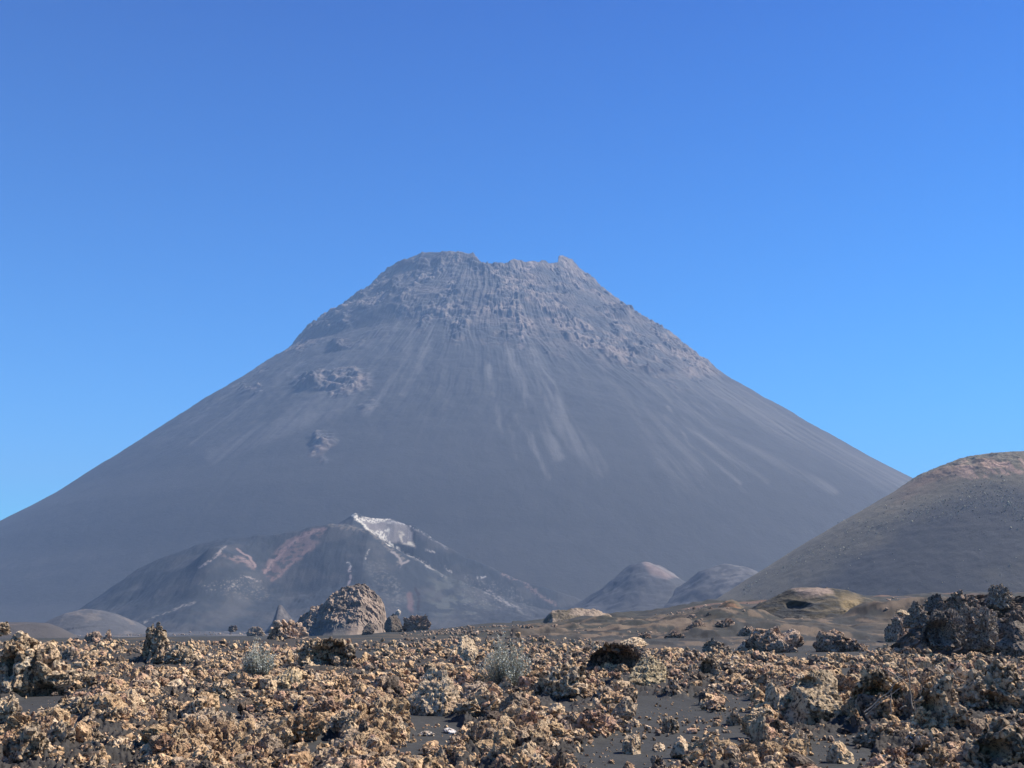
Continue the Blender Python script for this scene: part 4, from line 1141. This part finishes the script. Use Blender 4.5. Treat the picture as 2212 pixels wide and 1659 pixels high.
vis = (spx > 3) & ~drop & (spx < 2209) & (spy < 1655)
big = np.where(vis & (cov < .5), spix, 0)
order = np.argsort(-big)
NIND = 205
ind = set(order[:NIND].tolist())
J = Joiner()
zone_rows = [(1384, 1450, "in the far zone"), (1450, 1530, "in the middle zone"), (1530, 1800, "near the bottom edge")]
zone_cols = [(-999, 280, "at far left"), (280, 560, "left of centre, below the left shrub"), (560, 860, "under the arched hump"), (860, 1110, "by the central ash patch"),
             (1110, 1400, "right of the larger shrub"), (1400, 1660, "around the right-hand ash"), (1660, 1930, "around the largest right boulder"), (1930, 9999, "at far right")]
protos = []
for i in range(16):
    v, f = LIB[4][i % 12]
    sc3 = np.array([rg.uniform(.8, 1.2), rg.uniform(.8, 1.2), rg.uniform(.6, .95)])
    tn = TINTS[[0, 2, 1, 6, 0, 5, 2, 3, 0, 4, 1, 2, 0, 6, 1, 0][i]]
    protos.append(((v * sc3) @ rotm(rg).T, f, rock_mul(4, i % 12, tn * np.array([1.12, 1.03, 0.96]))))
pm = []
for i in range(N):
    s_ = size[i]
    z = h0[i] + s_ * rg.uniform(0.05, 0.75) + (0.05 * rg.random() if rb[i] > .8 else 0)
    if rb[i] < .5:
        z = h0[i] + s_ * .25
    if drop[i]:
        continue
    if i in ind:
        k_ = int(rg.integers(16))
        if len(pm) <= k_ or True:
            pass
        key = k_
        src = next((m for (q, m) in pm if q == key), None)
        if src is None:
            v, f, c_ = protos[key]
            o = mesh_from("lava_rock", v, f, c_, M_ROCK)
            pm.append((key, o.data))
        else:
            o = bpy.data.objects.new("lava_rock", src)
            C.objects.link(o)
        o.location = (sx_[i], sy_[i], z)
        o.scale = (s_ * 1.1,) * 3
        o.rotation_euler = (rg.uniform(-.3, .3), rg.uniform(-.3, .3), rg.uniform(0, 6.28))
        rw = next(t[2] for t in zone_rows if t[0] <= spy[i] < t[1])
        cl = next(t[2] for t in zone_cols if t[0] <= spx[i] < t[1])
        wd_ = {0: "tan", 1: "pale tan", 2: "tan", 3: "cream", 4: "tan", 5: "reddish", 6: "pale tan", 7: "brown", 8: "tan", 9: "grey-brown", 10: "tan", 11: "pale tan", 12: "tan", 13: "cream", 14: "tan", 15: "tan"}[key]
        tag(o, f"loose {wd_} clinker {rw}, {cl}", "lava rock", "loose clinkers strewn over the lava field")
    else:
        sp_ = spix[i]
        J.rock(rg, np.array([sx_[i], sy_[i], z]), s_, 1 if sp_ < 4.6 else (2 if sp_ < 9 else (3 if sp_ < 20 else 4)), squash=(.5, 1.0))
o = J.build("lava_rubble", M_ROCK)
tag(o, "tan clinker rubble covering the lava field in the foreground", "rubble", kind="stuff")
# scattered stones on the mid slopes and plain
J = Joiner()
for i in range(9000):
    px_ = rg.uniform(860, 2240)
    d_ = rg.uniform(60, 210)
    X, Y_, _ = at(px_, 1400, d_); X = float(X)
    if fbm(X * .10, d_ * .05, 0, 3, 201) + .25 * rg.random() < 0.2:
        continue
    s_ = (4.6 * rg.random() ** 3 + .9) / F * d_
    J.rock(rg, np.array([X, d_, gh(X, d_) + s_ * .2]), s_, 1, tint=PINK * rg.uniform(.4, 1.2))
for i in range(1800):
    px_ = rg.uniform(-60, 1400)
    d_ = rg.uniform(450, 1100)
    X, Y_, _ = at(px_, 1400, d_); X = float(X)
    if pn(X * .012, d_ * .006, 0, 203) + .25 * rg.random() < 0.08:
        continue
    s_ = (2.6 * rg.random() ** 3 + .6) / F * d_
    J.rock(rg, np.array([X, d_, gh(X, d_) + s_ * .2]), s_, 1, tint=(GREY if rg.random() < .6 else PINK) * rg.uniform(.3, 1.3))
o = J.build("scattered_stones", M_ROCK)
tag(o, "small stones scattered over the ash slopes and the plain beyond the lava field", "stones", kind="stuff")

# ------------------------------------------------------------------ plants
def tube(J, pts, rad, c_, nseg=4):
    pts = np.array(pts, float)
    n = len(pts)
    t = np.gradient(pts, axis=0)
    t /= np.linalg.norm(t, axis=1)[:, None] + 1e-9
    a = np.cross(t, [0.3, 0.9, 0.1]); a /= np.linalg.norm(a, axis=1)[:, None] + 1e-9
    b_ = np.cross(t, a)
    rad = np.asarray(rad) * np.ones(n)
    V_ = []
    for k_ in range(nseg):
        an = 2 * math.pi * k_ / nseg
        V_.append(pts + rad[:, None] * (a * math.cos(an) + b_ * math.sin(an)))
    V_ = np.stack(V_, 1).reshape(-1, 3)
    F_ = []
    for i in range(n - 1):
        for k_ in range(nseg):
            p, q = i * nseg + k_, i * nseg + (k_ + 1) % nseg
            F_ += [(p, q, q + nseg), (p, q + nseg, p + nseg)]
    J.add(V_, np.array(F_), np.ones((len(V_), 3)) * np.array(c_))

def shrub(x0, x1, y0, y1, label, seed):
    r = np.random.default_rng(seed)
    X, Y_, Zg = ground_hit((x0 + x1) / 2, y1)
    W = (x1 - x0) / F * Y_ / 2
    Hh = (y1 - y0) / F * Y_
    root = bpy.data.objects.new("dry_shrub", None)
    C.objects.link(root)
    root.location = (X, Y_ + W * .5, Zg - .03)
    tag(root, label, "shrub")
    S, L = Joiner(), Joiner()
    for i in range(330):
        an, sp = r.uniform(0, 6.28), r.random() ** .55
        tipx = np.array([math.cos(an) * sp * W, math.sin(an) * sp * W * .9, Hh * math.sqrt(max(0, 1 - .62 * sp * sp)) * r.uniform(.6, 1.05) * (1 + .25 * math.sin(an * 3 + seed))])
        bse = np.array([math.cos(an) * .22 * W * r.random(), math.sin(an) * .2 * W * r.random(), 0])
        mid_ = bse * .5 + tipx * .5 + np.array([math.cos(an), math.sin(an), -.6]) * W * .12 * sp
        ts = np.linspace(0, 1, 6)[:, None]
        pts = (1 - ts) ** 2 * bse + 2 * ts * (1 - ts) * mid_ + ts ** 2 * tipx + r.normal(0, .008, (6, 3))
        tube(S, pts, np.linspace(.008, .0025, 6), np.array([.22, .2, .15]) * r.uniform(.6, 1.5), 3)
        for k_ in range(16):
            t_ = r.uniform(.35, 1.0)
            p = (1 - t_) ** 2 * bse + 2 * t_ * (1 - t_) * mid_ + t_ ** 2 * tipx + r.normal(0, .02, 3)
            dr = r.normal(0, 1, 3) + np.array([0, 0, 1.1]); dr /= np.linalg.norm(dr)
            sd_ = np.cross(dr, r.normal(0, 1, 3)); sd_ /= np.linalg.norm(sd_) + 1e-9
            ln, wd_ = r.uniform(.03, .07), r.uniform(.006, .013)
            g = t_ * t_
            c_ = np.array([.20, .215, .13]) * (1 - g) + np.array([.74, .73, .60]) * g
            L.add(np.array([p - sd_ * wd_, p + sd_ * wd_, p + dr * ln]), np.array([[0, 1, 2]]), np.ones((3, 3)) * c_ * r.uniform(.7, 1.2))
    S.build("stems", M_PLANT, root)
    L.build("leaves", M_PLANT, root)
    NOTED.append((X, Y_, W))
shrub(514, 588, 1398, 1470, "silvery grey-green dry shrub left of centre, smaller of the two", 1)
shrub(1028, 1156, 1394, 1496, "larger silvery dry shrub at centre beside the leaning tan block", 2)

# pale dead branches hanging in the dark hollow at right
X, Y_, Zg = ground_hit(1930, 1560)
rt = bpy.data.objects.new("dead_branches", None)
C.objects.link(rt)
rt.location = (X, Y_ - .15, Zg)
tag(rt, "pale twisted dead branches lying across the dark hollow at lower right", "dead branches")
r = np.random.default_rng(9)
for k_, (a, b_) in enumerate([((-.55, .0, .15), (.25, .1, .75)), ((-.5, .05, .1), (.1, 0, .55)), ((.3, 0, .2), (.28, .1, 1.0)), ((-.1, 0, .05), (0, .1, .6)), ((.05, -.05, .2), (.5, .1, .35)), ((-.05, .1, .85), (.3, 0, .6))]):
    Jb = Joiner()
    a, b_ = np.array(a), np.array(b_)
    ts = np.linspace(0, 1, 12)[:, None]
    pts = a * (1 - ts) + b_ * ts + np.stack([.06 * pn(ts[:, 0] * 3, k_ * 3.3, q) for q in (0, 5, 9)], -1)
    tube(Jb, pts, np.linspace(.014, .005, 12), [.30, .25, .19], 6)
    Jb.build("branch", M_PLANT, rt)

# sparse scrub on the cinder cone
me = cinder.data
cv = np.empty(len(me.vertices) * 3, np.float32); me.vertices.foreach_get("co", cv); cv = cv.reshape(-1, 3)
cpx_, cpy_ = proj(cv[:, 0], cv[:, 1], cv[:, 2])
cy_ = np.interp(cpx_, [1560, 1700, 1800, 1900, 1980, 2050, 2090, 2170, 2212, 2500], [1290, 1208, 1148, 1090, 1036, 1005, 990, 978, 984, 1090])
dy_ = cpy_ - cy_
wgt = np.exp(-((dy_ - np.interp(cpx_, [1560, 1750, 2000, 2212], [12, 25, 75, 110])) / np.interp(cpx_, [1560, 1800, 2212], [12, 22, 40])) ** 2) + .05
wgt *= (cpx_ > 1600) & (cpx_ < 2500) & (cv[:, 1] < 900) & (cpy_ < 1310)
wgt *= np.clip(.4 + fbm(cv[:, 0] * .02, cv[:, 1] * .02, 0, 3, 211), 0, 2)
idx = rg.choice(len(cv), 4200, p=wgt / wgt.sum())
J = Joiner()
for i in idx:
    p = cv[i] + np.array([rg.normal(0, 1), rg.normal(0, 1), 0])
    s_ = .16 + .5 * rg.random() ** 4
    c_ = np.array([.38, .35, .25]) * rg.uniform(.6, 1.5) if rg.random() < .8 else np.array([.04, .045, .03])
    v, f = LIB[1][int(rg.integers(12))]
    J.add(v * s_ * np.array([1, 1, .8]) + p + np.array([0, 0, s_ * .4]), f, np.ones((len(v), 3)) * c_)
o = J.build("sparse_scrub", M_PLANT)
tag(o, "sparse pale scrub dotting the flank of the right-hand cinder cone", "scrub", kind="stuff")

# ------------------------------------------------------------------ haze
bm = bmesh.new()
bmesh.ops.create_cube(bm, size=1.0)
me = bpy.data.meshes.new("haze")
bm.to_mesh(me); bm.free()
hz = bpy.data.objects.new("haze", me)
C.objects.link(hz)
zlo, zhi = -120.0, 1215.0
hz.scale = (18400, 18400, zhi - zlo)
hz.location = (0, 0, (zlo + zhi) / 2)
m = bpy.data.materials.new("haze")
m.use_nodes = True
n, l = m.node_tree.nodes, m.node_tree.links
n.remove(n["Principled BSDF"])
pv = n.new("ShaderNodeVolumePrincipled")
pv.inputs["Color"].default_value = (0.38, 0.57, 0.90, 1)
pv.inputs["Density"].default_value = 0.00014
pv.inputs["Anisotropy"].default_value = 0.0
l.new(pv.outputs[0], n["Material Output"].inputs["Volume"])
me.materials.append(m)
tag(hz, "thin blue haze over the caldera", "haze", kind="stuff")
